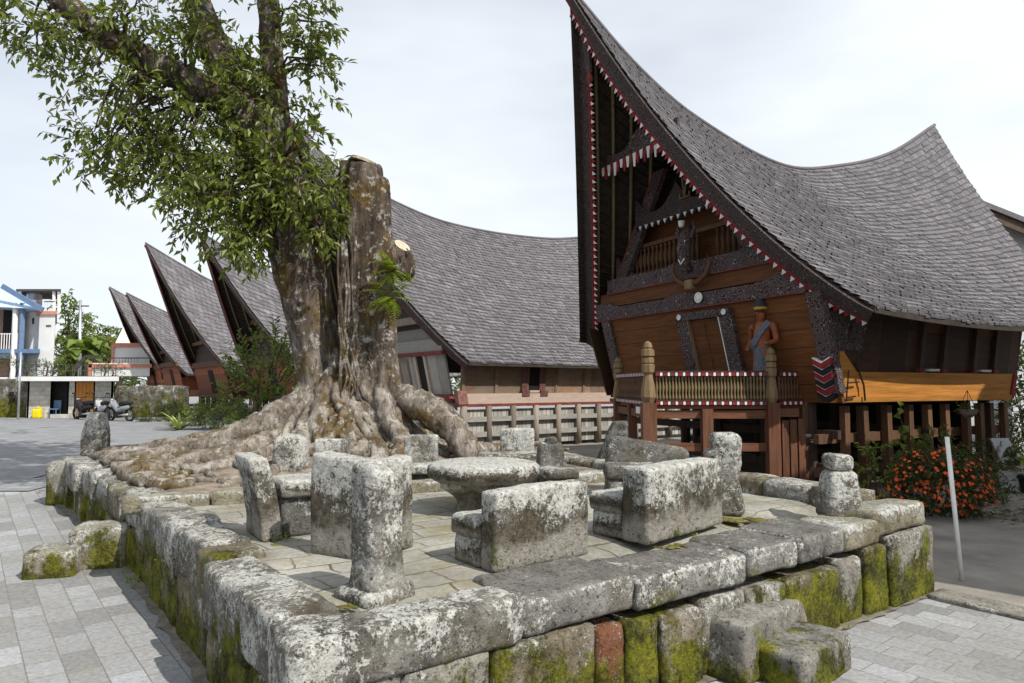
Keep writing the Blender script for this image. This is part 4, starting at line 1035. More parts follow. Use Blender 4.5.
m = MB(); m.hexa([vFL + EZ * 1.36, vFR + EZ * 1.36, vBR + EZ * 1.36, H.w(5.9, -.05, 1.36), vBL + EZ * 1.36], [vFL + EZ * 1.44, vFR + EZ * 1.44, vBR + EZ * 1.44, H.w(5.9, -.05, 1.44), vBL + EZ * 1.44]); m.build('deck', W_REDX, ver)
def railing(a, b, n, dark=False):
    d = (b - a).normalized(); sd = Vector((d.y, -d.x, 0))
    if sd.y > 0: sd = -sd
    m = MB(); L_ = (b - a).length
    for i in range(n):
        p = a + d * (L_ * (i + .5) / n); w_ = L_ / n * .42
        m.lathe(p + EZ * 1.5, [(w_ * .9, 0), (w_ * 1.05, .05), (w_ * .55, .12), (w_ * 1.1, .21), (w_ * .55, .30), (w_ * 1.0, .37), (w_ * .9, .40)], 7, i % 3 == 1, tint=.5)
    m.obox((a + b) / 2 + EZ * 1.69 - sd * .045, d * L_ / 2, sd * .008, EZ * .21, 2)
    rl = m.build('balusters', [W_TAN, simple('faded_green', (.15, .13, .06), var=.3), W_POST] if not dark else [W_POST, W_POST, W_DARK], ver, smooth=True)  # dark: sides turned from the sun, their shade put into darker woods
    for z_, hh in ((1.455, .06), (1.925, .065)):
        m = MB(); k = max(4, int(L_ / .06))
        m.bar(a + EZ * z_ + sd * .0, b + EZ * z_, .09, hh, m=0)
        for i in range(k):
            p = a + d * (L_ * (i + .5) / k) + EZ * z_ + sd * .05
            mi = (1, 2, 1, 2, 3, 2)[i % 6]
            m.obox(p, d * (L_ / k * (.5 if i % 2 == 0 else .3)), sd * .012, EZ * hh * .42, mi)
        m.bar(a + EZ * (z_ + hh * .5 + .012), b + EZ * (z_ + hh * .5 + .012), .11, .02, m=4)
        m.build('rail', [BLACKP, REDP, WHITE, REDOLD, W_DARK], ver)
railing(vFL + EX * .11, vFR - EX * .10, 34); railing(vFR + EX * .1, vBR, 9, True); railing(vBL, vFL + (vBL - vFL).normalized() * .1, 22, True)
m = MB(); c = vFL + EX * -.115 + EZ * 1.33 + EY * -.13; c = vFL + (vBL - vFL).normalized() * .35 + EZ * 1.33; sd = Vector((-.98, -.2, 0))
m.obox(c + sd * .1, (vBL - vFL).normalized() * .14, sd * .006, EZ * .055); m.build('plate', WHITE, ver)
gt = thing('gate', 'small gate of three upright red brown boards beside the verandah', 'gate', Vector(((792 - 512) / FPX * 11.1, 11.1, 0)))
for i in range(3):
    m = MB(); c = Vector(((783.5 + i * 8.6 - 512) / FPX * 11.1, 11.1 + .02 * i, .62)); m.obox(c + EZ * .03, (EX + EY * .15) * .056, EY * .015, EZ * (.53 + .012 * i), 0, .3 + .2 * i); m.build('board', W_RED, gt)
m = MB(); c = Vector(((792 - 512) / FPX * 11.15, 11.16, .9)); m.obox(c, EX * .2, EY * .02, EZ * .03); m.obox(c - EZ * .55, EX * .2, EY * .02, EZ * .03); m.build('ledger', W_RED, gt)

# ------------------------------------------------- wooden guardian figure on the verandah
SKIN = simple('painted_skin', (.24, .075, .03), rough=.5, var=.2); SASH = simple('grey_blue_cloth', (.115, .125, .15), var=.35, sc=20)
HATM = simple('black_hat', (.03, .035, .04), var=.4); GOLD = simple('gold_trim', (.36, .23, .05), var=.3)
sp = Vector(((763 - 512) / FPX * 11.55, 11.55, 1.41))
fig = thing('wooden_figure', 'painted wooden warrior with a tall black hat and grey sash behind the verandah railing', 'statue', sp)
def skin_body(name, joints, edges, mat, parent, sub=2):
    org = wloc(parent); me = bpy.data.meshes.new(name + '_cage'); me.from_pydata([tuple(Vector(j[0]) - org) for j in joints], edges, [])
    o_ = bpy.data.objects.new(name, me); COL.objects.link(o_)
    md = o_.modifiers.new('s', 'SKIN'); sv = me.skin_vertices[0].data
    for i, j in enumerate(joints): sv[i].radius = (j[1], j[2] if len(j) > 2 else j[1]); sv[i].use_root = (i == 0)
    sb = o_.modifiers.new('b', 'SUBSURF'); sb.levels = sub; sb.render_levels = sub
    dg = bpy.context.evaluated_depsgraph_get(); nm = bpy.data.meshes.new_from_object(o_.evaluated_get(dg)); nm.name = name
    bpy.data.objects.remove(o_); o_ = bpy.data.objects.new(name, nm); COL.objects.link(o_)
    nm.materials.clear(); nm.materials.append(mat); nm.polygons.foreach_set('use_smooth', [True] * len(nm.polygons)); o_.parent = parent
    return o_
fx = Vector((-.80, -.60, 0)).normalized(); rx = Vector((fx.y, -fx.x, 0))      # faces left towards the square
def J(f, r, z): return sp + fx * f + rx * r + EZ * z
js = [(J(0, 0, .86), .14, .11), (J(.0, 0, 1.02), .13, .10), (J(.01, 0, 1.20), .165, .11), (J(0, 0, 1.34), .14, .09), (J(.015, 0, 1.42), .055), (J(.03, 0, 1.50), .075, .085), (J(.035, 0, 1.58), .085, .095),
      (J(0, .21, 1.33), .062), (J(-.10, .27, 1.10), .05), (J(.08, .24, .95), .04), (J(.14, .20, .93), .04),
      (J(0, -.21, 1.33), .062), (J(.02, -.28, 1.08), .05), (J(.26, -.26, 1.02), .038), (J(.33, -.25, 1.03), .04),
      (J(0, .09, .80), .09), (J(.03, .10, .44), .065), (J(0, .10, .07), .045), (J(.12, .11, .03), .035),
      (J(0, -.09, .80), .09), (J(.03, -.10, .44), .065), (J(0, -.10, .07), .045), (J(.12, -.11, .03), .035)]
es = [(0, 1), (1, 2), (2, 3), (3, 4), (4, 5), (5, 6), (3, 7), (7, 8), (8, 9), (9, 10), (3, 11), (11, 12), (12, 13), (13, 14), (0, 15), (15, 16), (16, 17), (17, 18), (0, 19), (19, 20), (20, 21), (21, 22)]
skin_body('body', js, es, SKIN, fig)
m = MB(); hc = J(.035, 0, 1.56)
m.ball(hc + fx * .10 - EZ * .01, .022, 0); 
m.build('nose', SKIN, fig, smooth=True)
for s_ in (-1, 1): m = MB(); m.ball(hc + fx * .085 + rx * .034 * s_ + EZ * .022, .013); m.build('eye', BLACKP, fig, smooth=True)
m = MB(); m.tube([hc + fx * .088 - EZ * .05 + rx * .03, hc + fx * .094 - EZ * .052, hc + fx * .088 - EZ * .05 - rx * .03], .007, 5); m.build('mouth', REDOLD, fig, smooth=True)
m = MB(); m.lathe(hc + EZ * .055, [(.10, 0), (.112, .03), (.10, .12), (.075, .22), (.03, .29), (.005, .30)], 14); hat = m.build('hat', HATM, fig, smooth=True)
m = MB(); m.lathe(hc + EZ * .05, [(.108, 0), (.118, .02), (.115, .045), (.10, .05)], 14)
for s_ in (-1, 0, 1): m.tube([hc + EZ * .28 + rx * .02 * s_, hc + EZ * .37 + rx * .05 * s_, hc + EZ * .33 + rx * .09 * s_ - fx * .02, hc + EZ * .24 + rx * .11 * s_], [.014, .012, .01, .004], 5)
m.build('hat_band', GOLD, hat, smooth=True)
m = MB(); pts = [(.17, .13, .02), (.19, .14, .3), (.165, .125, .62), (.15, .12, .9), (.155, .125, .98)]
vs_ = []; n = 16
for (a, b, z) in pts:
    for k in range(n):
        an = 2 * math.pi * k / n; vs_.append(J(math.sin(an) * b * (1 + .06 * math.sin(5 * an)), math.cos(an) * a * (1 + .06 * math.sin(5 * an)), z))
m.add(vs_, [(i * n + k, i * n + (k + 1) % n, (i + 1) * n + (k + 1) % n, (i + 1) * n + k) for i in range(len(pts) - 1) for k in range(n)]); m.build('skirt', SASH, fig, smooth=True, fixn=True)
m = MB(); pts = [J(.06, -.17, 1.40), J(.13, -.10, 1.30), J(.14, .0, 1.16), J(.13, .10, 1.02), J(.05, .16, .92)]
for i in range(4): m.bar(pts[i], pts[i + 1], .11, .02, up=fx)
m.build('sash', SASH, fig, smooth=False)
# ================================================= second house in the row (behind the tree)
UF = Vector((-math.sin(R_(35.5)), math.cos(R_(35.5)), 0)); VF = Vector((UF.y, -UF.x, 0))
def far_house(eave_px, d, s, ridge, E0, zf, label, L=None, vfe=-.05, vbe=6.6, rows=30, cell=.22, seed=1, sag=.1, rafters=(), zg=.2, bw=.3, detail=0, hwf=1.0):
    P = at_y(eave_px, 370, d); W = 6.1 * s
    O = flat(P) + UF * (.8 * s)
    h = mk_house(O, W, (L or 5.3) * s, 3.85 * s, [(a * s, z) for a, z in ridge], E0, sag, vfe * s, vbe * s, zf=zf, zg=zg, U=UF, V=VF)
    t = thing('traditional_house', label, 'house', h.w(W / 2, 2.5 * s, zg), 'saddle roofed houses in a row')
    roof(h, t, rows, cell, rafters=rafters, seed=seed, barge=BATTEN if not detail else CARVE2, bw=bw)
    return h, t
def solve_ridge(eave_px, d, s, pts):
    # heights of the ridge above the centre line for ridge points seen at (px, py)
    P = at_y(eave_px, 370, d); O = flat(P) + UF * (.8 * s); C0 = O + UF * (3.05 * s); out = []
    for px, py in pts:
        k = ray(px, py); r = k.x / k.y
        v = (r * C0.y - C0.x) / (VF.x - r * VF.y); y = C0.y + VF.y * v
        out.append((v / s, at_y(px, py, y).z))
    return out
S2_ = 1.16
rp = solve_ridge(470, 17.6, S2_, [(289, 118), (335, 166), (380, 195), (450, 224), (545, 239), (600, 236)])
va, za = rp[-1]
rp += [(va + 2.2, za + .55), (va + 4.2, za + 1.7)]
h2, t2 = far_house(470, 17.6, S2_, rp, 2.36, 1.22, 'weathered grey house with pinkish sill and lattice of posts, behind the big tree', vbe=rp[-1][0] - 1.6, rows=46, cell=.15, seed=21, sag=.02, rafters=(.6, 1.2, 1.8), L=9, detail=1)
L2 = 9 * S2_; W2 = h2.W
def F2(u, z, out=0): return h2.w(u, -.22 * (z - 1.2) - out, z)
def G2(v, z, out=0): return h2.w(-.42 - .12 * (z - 1.2) - out, v, z)
def bx(m, f, a0, a1, z0, z1, out, th, mi=0, tint=.5, skew=0):
    m.hexa([f(a0, z0, out), f(a1, z0, out), f(a1, z0, out - th), f(a0, z0, out - th)], [f(a0 + skew, z1, out), f(a1 + skew, z1, out), f(a1 + skew, z1, out - th), f(a0 + skew, z1, out - th)], mi, tint)
m = MB(); rnd = random.Random(4); v = 0
while v < L2: w_ = rnd.uniform(.9, 1.5); bx(m, G2, v, v + w_ - .01, 1.5, 2.5, 0, .06, 0, rnd.random()); v += w_
for k in range(12): bx(m, G2, k * 1.05 + .02, k * 1.05 + .10, 1.5, 2.42, .03, .03, 0, .25)
m.build('side_wall', W_OLD, t2)
m = MB(); bx(m, G2, -.1, L2, 1.22, 1.52, .14, .2); bx(m, G2, -.12, L2, 1.17, 1.25, .17, .2, 1); bx(m, G2, -.1, L2, 2.36, 2.44, .1, .1, 1); m.build('sill', [W_PINK, REDOLD], t2)
m = MB(); bx(m, G2, -.10, .18, 1.2, 1.60, .17, .2, 0, .5, -.10); m.build('sill_end', simple('faded_pink_paint', (.25, .125, .105), var=.45, sc=9), t2)
for vv in (2.15, 6.5):
    m = MB(); bx(m, G2, vv, vv + .42, 1.58, 2.36, .012, .02); w_ = m.build('window', DARKIN, t2)
    m = MB(); bx(m, G2, vv - .2, vv, 1.46, 2.4, .06, .06); bx(m, G2, vv + .42, vv + .62, 1.46, 2.4, .06, .06); bx(m, G2, vv - .24, vv + .02, 1.44, 1.6, .16, .14); bx(m, G2, vv + .4, vv + .66, 1.44, 1.6, .16, .14); m.build('frame', simple('worn_maroon', (.13, .06, .05), var=.4), w_)
    m = MB(); bx(m, G2, vv - .02, vv + .44, 1.54, 1.6, .1, .1); m.build('ledge', W_PINK, w_)
# facade, right half seen past the trunk
m = MB(); n = 15
for i in range(n):
    a = -.1 + (W2 + .2) * i / n; bx(m, F2, a, a + W2 / n, 1.5, 2.65, 0, .06, 0, .2 + .6 * ((i * 7) % 10) / 10)
m.build('facade_wall', W_GREY, t2)
m = MB(); bx(m, F2, -.2, W2 + .2, 2.66, 2.98, .1, .1); bx(m, F2, -.1, W2 + .1, 2.99, 3.3, .0, .1, 0, .2); m.build('beam', W_GREYX, t2)
m = MB(); bx(m, F2, -.25, W2 + .25, 2.56, 2.655, .16, .12); bx(m, F2, -.25, W2 + .25, 1.28, 1.50, .16, .2); m.build('trim', REDOLD, t2)
m = MB(); bx(m, F2, -.25, W2 + .25, 1.08, 1.27, .18, .2); m.build('beam', W_GREYX, t2)
for u_ in (1.0, 3.3, 5.6):
    m = MB(); bx(m, F2, u_, u_ + .45, 1.52, 2.55, .012, .02); w_ = m.build('window', DARKIN, t2)
    m = MB(); bx(m, F2, u_ - .12, u_, 1.5, 2.56, .06, .06); bx(m, F2, u_ + .45, u_ + .57, 1.5, 2.56, .06, .06); m.build('frame', W_PINK, w_)
m = MB(); bx(m, F2, 2.0, 3.0, 1.52, 2.5, .03, .03); bx(m, F2, 2.05, 2.45, 1.6, 2.4, .05, .02, 0, .8); bx(m, F2, 2.55, 2.95, 1.6, 2.4, .05, .02, 0, .8); m.build('door', W_GPOST, t2)
m = MB(); bx(m, F2, 3.9, 4.35, 2.75, 2.9, .11, .01); m.build('plate', simple('green_sign', (.06, .11, .03)), t2)
m = MB()
for i in range(9):
    za, zb = 3.3 + i * .6, 3.3 + i * .6 + .59; vg = -.5
    if zb > h2.R(vg) - .35: break
    wa, wb = max(.05, h2.half(vg, za) - .3), max(.05, h2.half(vg, zb) - .3)
    m.hexa([h2.w(h2.uc - wa, vg, za), h2.w(h2.uc + wa, vg, za), h2.w(h2.uc + wa, vg + .05, za), h2.w(h2.uc - wa, vg + .05, za)], [h2.w(h2.uc - wb, vg, zb), h2.w(h2.uc + wb, vg, zb), h2.w(h2.uc + wb, vg + .05, zb), h2.w(h2.uc - wb, vg + .05, zb)], 0, .2)
m.build('gable_wall', W_DARK, t2)
for k in (0, 1, 2):
    m = MB(); z_ = 3.5 + k * .75; w_ = h2.half(-.7, z_) - .35; m.bar(h2.w(h2.uc - w_, -.75, z_), h2.w(h2.uc + w_, -.75, z_), .12, .2); m.build('collar_beam', W_GPOST, t2)
# lattice of posts, rails and grey plank infill below the side
m = MB(); rnd = random.Random(6); v = 0.
while v < L2: w_ = rnd.uniform(.10, .17); bx(m, lambda a, z, o: h2.w(-.46 - o, a, z), v, v + w_ - .012, .12, 1.10, 0, .03, 0, rnd.random()); v += w_
m.build('plank_infill', W_GREY, t2)
v = .05; i = 0
while v < L2:
    m = MB(); a = h2.w(-.54, v, .05); m.tube([a, a + EZ * .55, a + EZ * 1.14], [.10, .085, .09], 9, tint=rnd.random()); m.build('post', W_GPOST, t2, smooth=True)
    v += .72 + .1 * rnd.random(); i += 1
for z_ in (.44, .84):
    m = MB(); m.bar(h2.w(-.53, 0, z_), h2.w(-.53, L2, z_), .09, .13); m.build('rail', W_GREYX, t2)
m = MB(); m.hexa([h2.w(0, 0, 1.15), h2.w(W2, 0, 1.15), h2.w(W2, L2, 1.15), h2.w(0, L2, 1.15)], [h2.w(0, 0, 1.22), h2.w(W2, 0, 1.22), h2.w(W2, L2, 1.22), h2.w(0, L2, 1.22)]); m.build('floor', W_DARK, t2)
for i in range(6):
    m = MB(); a = h2.w(.4 + i * (W2 - .8) / 5, .1, .05); m.tube([a, a + EZ * 1.15], .12, 8); m.build('post', W_GPOST, t2, smooth=True)

# ================================================= houses three to six, receding to the left
prof = [(-2.85, 2.27), (-1.4, 1.40), (.09, .64), (2.66, 0.), (4.64, .30), (6.48, .90), (8.3, 1.77)]
def left_house(eave_px, d, s, apex, label, seed, zf=1.15, E0=2.2, rows=26, wall=W_FAR):
    (va, zap), = solve_ridge(eave_px, d, s, [apex])
    zm = E0 + (zap - E0) * .62; k = (zap - zm) / 2.27 * (1 if va < -1.2 else 1)
    sc = va / -2.85
    ridge = [(a * (sc if a < 0 else 1), zm + b * k) for a, b in prof]
    h, t = far_house(eave_px, d, s, ridge, E0, zf, label, rows=rows, cell=.24, seed=seed, rafters=(.5, 1.0, 1.6), bw=.28)
    W = h.W; L = h.L
    def Ff(u, z, out=0): return h.w(u, -.25 * (z - zf) - out, z)
    def Gg(v, z, out=0): return h.w(-.12 * (z - zf) - out, v, z)
    m = MB(); planks(m, h, lambda u, z, o: Ff(u, z, o), zf, E0 + .45, -.15, W + .15, 4, seed=seed); m.build('facade_wall', wall, t)
    m = MB(); bx(m, Gg, 0, L, zf, E0 + .1, 0, .06); m.build('side_wall', wall, t)
    m = MB(); bx(m, Gg, -.1, L + .1, zf - .05, zf + .3, .1, .16); m.build('sill', W_FAR if wall is not W_FAR else W_SIDE, t)
    m = MB(); bx(m, Ff, -.25, W + .25, E0 + .45, E0 + .72, .12, .14); bx(m, Ff, -.25, W + .25, zf - .05, zf + .18, .1, .14); m.build('beam', W_POST, t)
    m = MB(); bx(m, Ff, W * .36, W * .52, zf + .1, E0 + .3, .02, .02); m.build('door', DARKIN, t)
    m = MB(); z0 = E0 + .72
    for i in range(6):
        za, zb = z0 + i * (zm - z0) / 6, z0 + (i + .98) * (zm - z0) / 6; wa, wb = max(.05, h.half(-.4, za) - .25), max(.05, h.half(-.4, zb) - .25)
        m.hexa([h.w(h.uc - wa, -.4, za), h.w(h.uc + wa, -.4, za), h.w(h.uc + wa, -.34, za), h.w(h.uc - wa, -.34, za)], [h.w(h.uc - wb, -.4, zb), h.w(h.uc + wb, -.4, zb), h.w(h.uc + wb, -.34, zb), h.w(h.uc - wb, -.34, zb)], 0, .3)
    m.build('gable_wall', W_DARK, t)
    for q_ in (.3, .55):
        m = MB(); z_ = z0 + (zm - z0) * q_; w_ = h.half(-.6, z_) - .25; m.bar(h.w(h.uc - w_, -.65, z_), h.w(h.uc + w_, -.65, z_), .1, .18); m.build('collar_beam', W_POST, t)
    for i in range(6):
        m = MB(); a = h.w(.1 + i * (W - .2) / 5, .1, .1); m.tube([a, a + EZ * (zf - .1)], .12, 7); m.build('post', W_DARK, t, smooth=True)
        if i: m = MB(); a = h.w(.1, i * L / 5, .1); m.tube([a, a + EZ * (zf - .1)], .12, 7); m.build('post', W_DARK, t, smooth=True)
    m = MB(); m.hexa([h.w(0, 0, zf - .08), h.w(W, 0, zf - .08), h.w(W, L, zf - .08), h.w(0, L, zf - .08)], [h.w(0, 0, zf), h.w(W, 0, zf), h.w(W, L, zf), h.w(0, L, zf)]); m.build('floor', W_DARK, t)
    return h, t
left_house(310, 25.0, 1.05, (199, 232), 'dark gabled house whose open bamboo rafters show left of the trunk', 31)
left_house(236, 31.8, 1.10, (145, 243), 'house with the tallest pointed roof left of the tree, third from the far end', 32)
left_house(188, 39.4, .95, (126, 293), 'smaller house second from the far left end of the row', 33, E0=2.4)
left_house(168, 47.3, 1.10, (109, 287), 'farthest house of the row, at its left end', 34, E0=2.4)

# neighbour on the right, only its eave and wall reach into view behind the nearest house
BR = simple('brown_eave', (.09, .06, .045), var=.3); WALLG = simple('pale_grey_plaster', (.50, .52, .54), var=.12); 
nb = thing('neighbour_building', 'pale building with a brown sheet roof showing behind the nearest house', 'building', (14.5, 17.5, 0))
P0 = at_y(984, 206, 17.5)
m = MB(); a = P0; b_ = a + Vector((3.5, .6, -1.1)); bk = Vector((2.5, 5.5, .4))
m.hexa([a, b_, b_ + bk, a + bk], [p + EZ * .14 for p in (a, b_, b_ + bk, a + bk)]); m.build('roof', ROOF, nb, fixn=True)
m = MB(); a2 = a + Vector((.15, .1, -.03)); m.hexa([a2 - EZ * .28, b_ + Vector((0, .1, -.28)), b_ + Vector((0, .14, -.28)), a2 + EY * .04 - EZ * .28], [a2, b_ + Vector((0, .1, 0)), b_ + Vector((0, .14, 0)), a2 + EY * .04]); m.build('fascia', BR, nb)
m = MB(); a3 = at_y(1004, 235, 18.2); m.hexa([Vector((a3.x, 18.2, 0)), Vector((a3.x + 4, 18.9, 0)), Vector((a3.x + 6, 23, 0)), Vector((a3.x + 2, 22.5, 0))], [Vector((a3.x, 18.2, a3.z + .3)), Vector((a3.x + 4, 18.9, a3.z - .7)), Vector((a3.x + 6, 23, a3.z)), Vector((a3.x + 2, 22.5, a3.z + .7))]); wl = m.build('wall', WALLG, nb)
c = at_y(1014, 262, 18.1); m = MB(); m.obox(c + EX * .05, EX * .22 + EY * .04, EY * .03, EZ * .3); m.build('window', DARKIN, nb)
# plain house past the right edge: it throws the shade over the yard
PB = lambda u, v, z: H.O + UD * u + VD * v + EZ * z
on = thing('plain_house', 'pale plastered house past the right edge that shades the yard', 'house', PB(-6.4, 2.5, 0))
m = MB(); m.hexa([PB(-4.9, -1.5, -.05), PB(-4.9, 9, -.05), PB(-8, 9, -.05), PB(-8, -1.5, -.05)], [PB(-4.9, -1.5, 6.4), PB(-4.9, 9, 6.4), PB(-8, 9, 6.4), PB(-8, -1.5, 6.4)]); m.build('wall', WALLG, on, fixn=True)
m = MB(); m.hexa([PB(-4.85, -1.55, 6.41), PB(-4.85, 9.05, 6.41), PB(-8.1, 9.05, 6.41), PB(-8.1, -1.55, 6.41)], [PB(-4.85, -1.55, 6.58), PB(-4.85, 9.05, 6.58), PB(-8.1, 9.05, 6.58), PB(-8.1, -1.55, 6.58)]); m.hexa([PB(-4.95, 5.2, 6.585), PB(-4.95, 8.9, 6.585), PB(-8, 8.9, 6.585), PB(-8, 5.2, 6.585)], [PB(-4.95, 7.2, 8.6), PB(-4.95, 8.9, 8.6), PB(-8, 8.9, 8.6), PB(-8, 7.2, 8.6)]); m.build('roof', BR, on, fixn=True)
for v_ in (-.8, 1.7, 4.5):
    for z_ in (1.0, 4.0):
        m = MB(); m.hexa([PB(-4.88, v_, z_), PB(-4.88, v_ + 1.1, z_), PB(-4.92, v_ + 1.1, z_), PB(-4.92, v_, z_)], [PB(-4.88, v_, z_ + 1.3), PB(-4.88, v_ + 1.1, z_ + 1.3), PB(-4.92, v_ + 1.1, z_ + 1.3), PB(-4.92, v_, z_ + 1.3)]); m.build('window', DARKIN, on, fixn=True)
# ------------------------------------------------------------------ foliage helpers
def leaf(m, c, d, n_, L, w, tint, mi=0, fold=.25):
    s_ = d.cross(n_)
    if s_.length < 1e-4: s_ = d.orthogonal()
    s_.normalize(); up = s_.cross(d).normalized()
    mid = c + d * (L * .45); k = len(m.v)
    m.v += [c, mid + s_ * w * .5 + up * w * fold, c + d * L - up * L * .08, mid - s_ * w * .5 + up * w * fold]
    m.f += [(k, k + 1, k + 2), (k, k + 2, k + 3)]; m.m += [mi, mi]; m.t += [tint, tint]
def rdir(rnd):
    while True:
        v = Vector((rnd.uniform(-1, 1), rnd.uniform(-1, 1), rnd.uniform(-1, 1)))
        if .05 < v.length < 1: return v.normalized()
def twig(m, tw, c, d, rnd, nl, L, lsz, droop=.5, base_t=.5):
    pts = [c]; dd = d.copy()
    for i in range(4):
        dd = (dd + Vector((0, 0, -droop * .22)) + rdir(rnd) * .15).normalized(); pts.append(pts[-1] + dd * L / 4)
    if tw is not None: tw.tube(pts, [.007, .006, .005, .004, .003], 3, cap=False)
    for i in range(nl):
        q = (i + .6) / nl * 4; k = min(3, int(q)); p = pts[k].lerp(pts[k + 1], q - k)
        t = (pts[k + 1] - pts[k]).normalized(); sd = t.cross(rdir(rnd)).normalized()
        ld = (t * .55 + sd * .8 + Vector((0, 0, -droop * .75))).normalized(); sz = lsz * rnd.uniform(.7, 1.2)
        leaf(m, p, ld, (Vector((0, 0, 1)) + rdir(rnd) * .7).normalized(), sz, sz * .42, max(0, min(1, rnd.gauss(base_t, .2))))
def bush(name, c, rad, n, lsz, mat, label, cat, group=None, seed=0, stems=6, droop=.2, twl=.3, base_t=.5, extra=None, nl=7, up=.4):
    rnd = random.Random(seed); c = Vector(c); t = thing(name, label, cat, c, group)
    m = MB(); tw = MB()
    for i in range(stems):
        a = rnd.uniform(0, 6.28); top = c + Vector((math.cos(a) * rad[0] * .5, math.sin(a) * rad[1] * .5, rad[2] * rnd.uniform(.9, 1.6)))
        tw.tube([c + EZ * -.03, c.lerp(top, .5) + Vector((rnd.uniform(-.05, .05), rnd.uniform(-.05, .05), 0)), top], [.02 * rad[2], .014 * rad[2], .006], 5)
    for i in range(n):
        d = rdir(rnd); r_ = rnd.uniform(.35, 1.0) ** .6
        k = 1 + .35 * mnoise.noise(d * 2 + Vector((seed, 0, 0)))
        p = c + Vector((d.x * rad[0] * r_ * k, d.y * rad[1] * r_ * k, rad[2] * (1 + d.z * r_ * k)))
        if p.z < c.z + .02: continue
        twig(m, tw if n < 500 else None, p, (d + Vector((0, 0, up))).normalized(), rnd, nl, twl, lsz, droop, base_t)
    m.build('foliage', mat, t); tw.build('stem', W_DARK, t)
    return t

# ------------------------------------------------------------------ the old fig tree
def bark_mat():
    M = Mt('fig_bark'); p = M.pos(); z = M.sep(p)[2]
    n1 = M.noise(M.map(p, scale=(1, 1, .35)), 4.5, 8, .68, .5)
    pale = M.ramp(n1, [(.3, (.04, .032, .025)), (.46, (.21, .175, .14)), (.66, (.48, .44, .385))])
    dk = M.ramp(n1, [(.3, (.018, .014, .011)), (.5, (.085, .062, .045)), (.7, (.23, .185, .15))])
    hz = M.n('ShaderNodeMapRange', ins={0: z, 1: 1.3, 2: 3.0, 3: 0., 4: 1.}).outputs[0]
    col = M.mix(M.math('ADD', hz, M.math('MULTIPLY', M.math('SUBTRACT', M.noise(p, 1.6, 4), .5), 1.2), clamp=True), pale, dk)
    ms = M.ramp(M.noise(M.map(p, loc=(4, 0, 2)), 1.9, 6, .6), [(.51, 0.), (.60, .85)])
    col = M.mix(ms, col, M.ramp(M.noise(p, 12, 5, .7), [(.3, (.045, .03, .01)), (.7, (.20, .125, .03))]))
    wl = M.ramp(M.noise(M.map(p, loc=(7, 3, 0)), 7, 8, .75), [(.545, 0.), (.60, .85)])
    col = M.mix(wl, col, (.46, .44, .40))
    cr_ = M.ramp(M.noise(M.map(p, scale=(1, 1, .25), loc=(2, 2, 2)), 22, 6, .7), [(.36, .75), (.48, 0.)])
    col = M.mix(cr_, col, (.03, .024, .018))
    M.bump(M.math('ADD', M.noise(M.map(p, scale=(1, 1, .4)), 22, 7, .75), n1), 1.0, .05)
    return M.done(col, .9, .2)
BARK = bark_mat()
tree = thing('fig_tree', 'old fig tree with a sawn off second trunk and sprawling buttress roots on the terrace', 'tree', TC + EZ * ZP)
def PT(px, py, y=9.6): return at_y(px, py, y)
tt_ = MB()
def stem(pts, n=14):
    P_ = [PT(a, b, c) for a, b, c, r in pts]; Rr = [q[3] for q in pts]
    # smooth by Catmull-Rom
    out, ro = [], []
    for i in range(len(P_) - 1):
        p0, p1, p2, p3 = P_[max(0, i - 1)], P_[i], P_[i + 1], P_[min(len(P_) - 1, i + 2)]
        for k in range(4):
            t = k / 4
            out.append(.5 * ((2 * p1) + (p2 - p0) * t + (2 * p0 - 5 * p1 + 4 * p2 - p3) * t * t + (3 * p1 - p0 - 3 * p2 + p3) * t ** 3)); ro.append(Rr[i] * (1 - t) + Rr[i + 1] * t)
    out.append(P_[-1]); ro.append(Rr[-1]); tt_.tube(out, ro, n); return out
stem([(340, 452, 9.7, .46), (329, 400, 9.7, .37), (317, 350, 9.7, .31), (307, 300, 9.7, .33), (298, 250, 9.7, .42), (284, 200, 9.7, .42), (266, 150, 9.7, .38), (252, 108, 9.7, .30)])
limbs = []
limbs.append(stem([(258, 130, 9.7, .28), (235, 104, 9.6, .24), (200, 87, 9.4, .20), (140, 57, 9.1, .17), (97, 30, 8.9, .15), (60, 0, 8.8, .135), (10, -45, 8.6, .11), (-50, -80, 8.5, .07)]))
limbs.append(stem([(256, 130, 9.7, .30), (232, 82, 9.75, .24), (212, 42, 9.8, .21), (197, 0, 9.9, .19), (180, -80, 10.0, .16), (170, -180, 10.2, .12), (150, -320, 10.4, .05)]))
limbs.append(stem([(272, 165, 9.7, .26), (278, 118, 9.65, .165), (272, 60, 9.6, .145), (268, 0, 9.6, .135), (258, -90, 9.5, .11), (250, -200, 9.3, .08), (262, -330, 9.2, .03)]))
limbs.append(stem([(197, 0, 9.9, .15), (220, -70, 9.2, .12), (280, -160, 8.6, .08), (330, -230, 8.3, .04)]))
limbs.append(stem([(190, -40, 10, .13), (90, -150, 10.8, .10), (0, -240, 11.5, .05)]))
stem([(372, 455, 9.55, .46), (369, 410, 9.55, .34), (366, 350, 9.55, .29), (365, 300, 9.55, .28), (364, 230, 9.55, .27), (364, 168, 9.55, .27)])
stem([(396, 440, 9.4, .24), (386, 380, 9.4, .17), (383, 320, 9.4, .155), (381, 250, 9.4, .14), (379, 180, 9.45, .13)])
stem([(356, 410, 9.45, .16), (352, 340, 9.5, .11), (350, 260, 9.5, .14), (350, 162, 9.55, .15)])
rndT = random.Random(12)
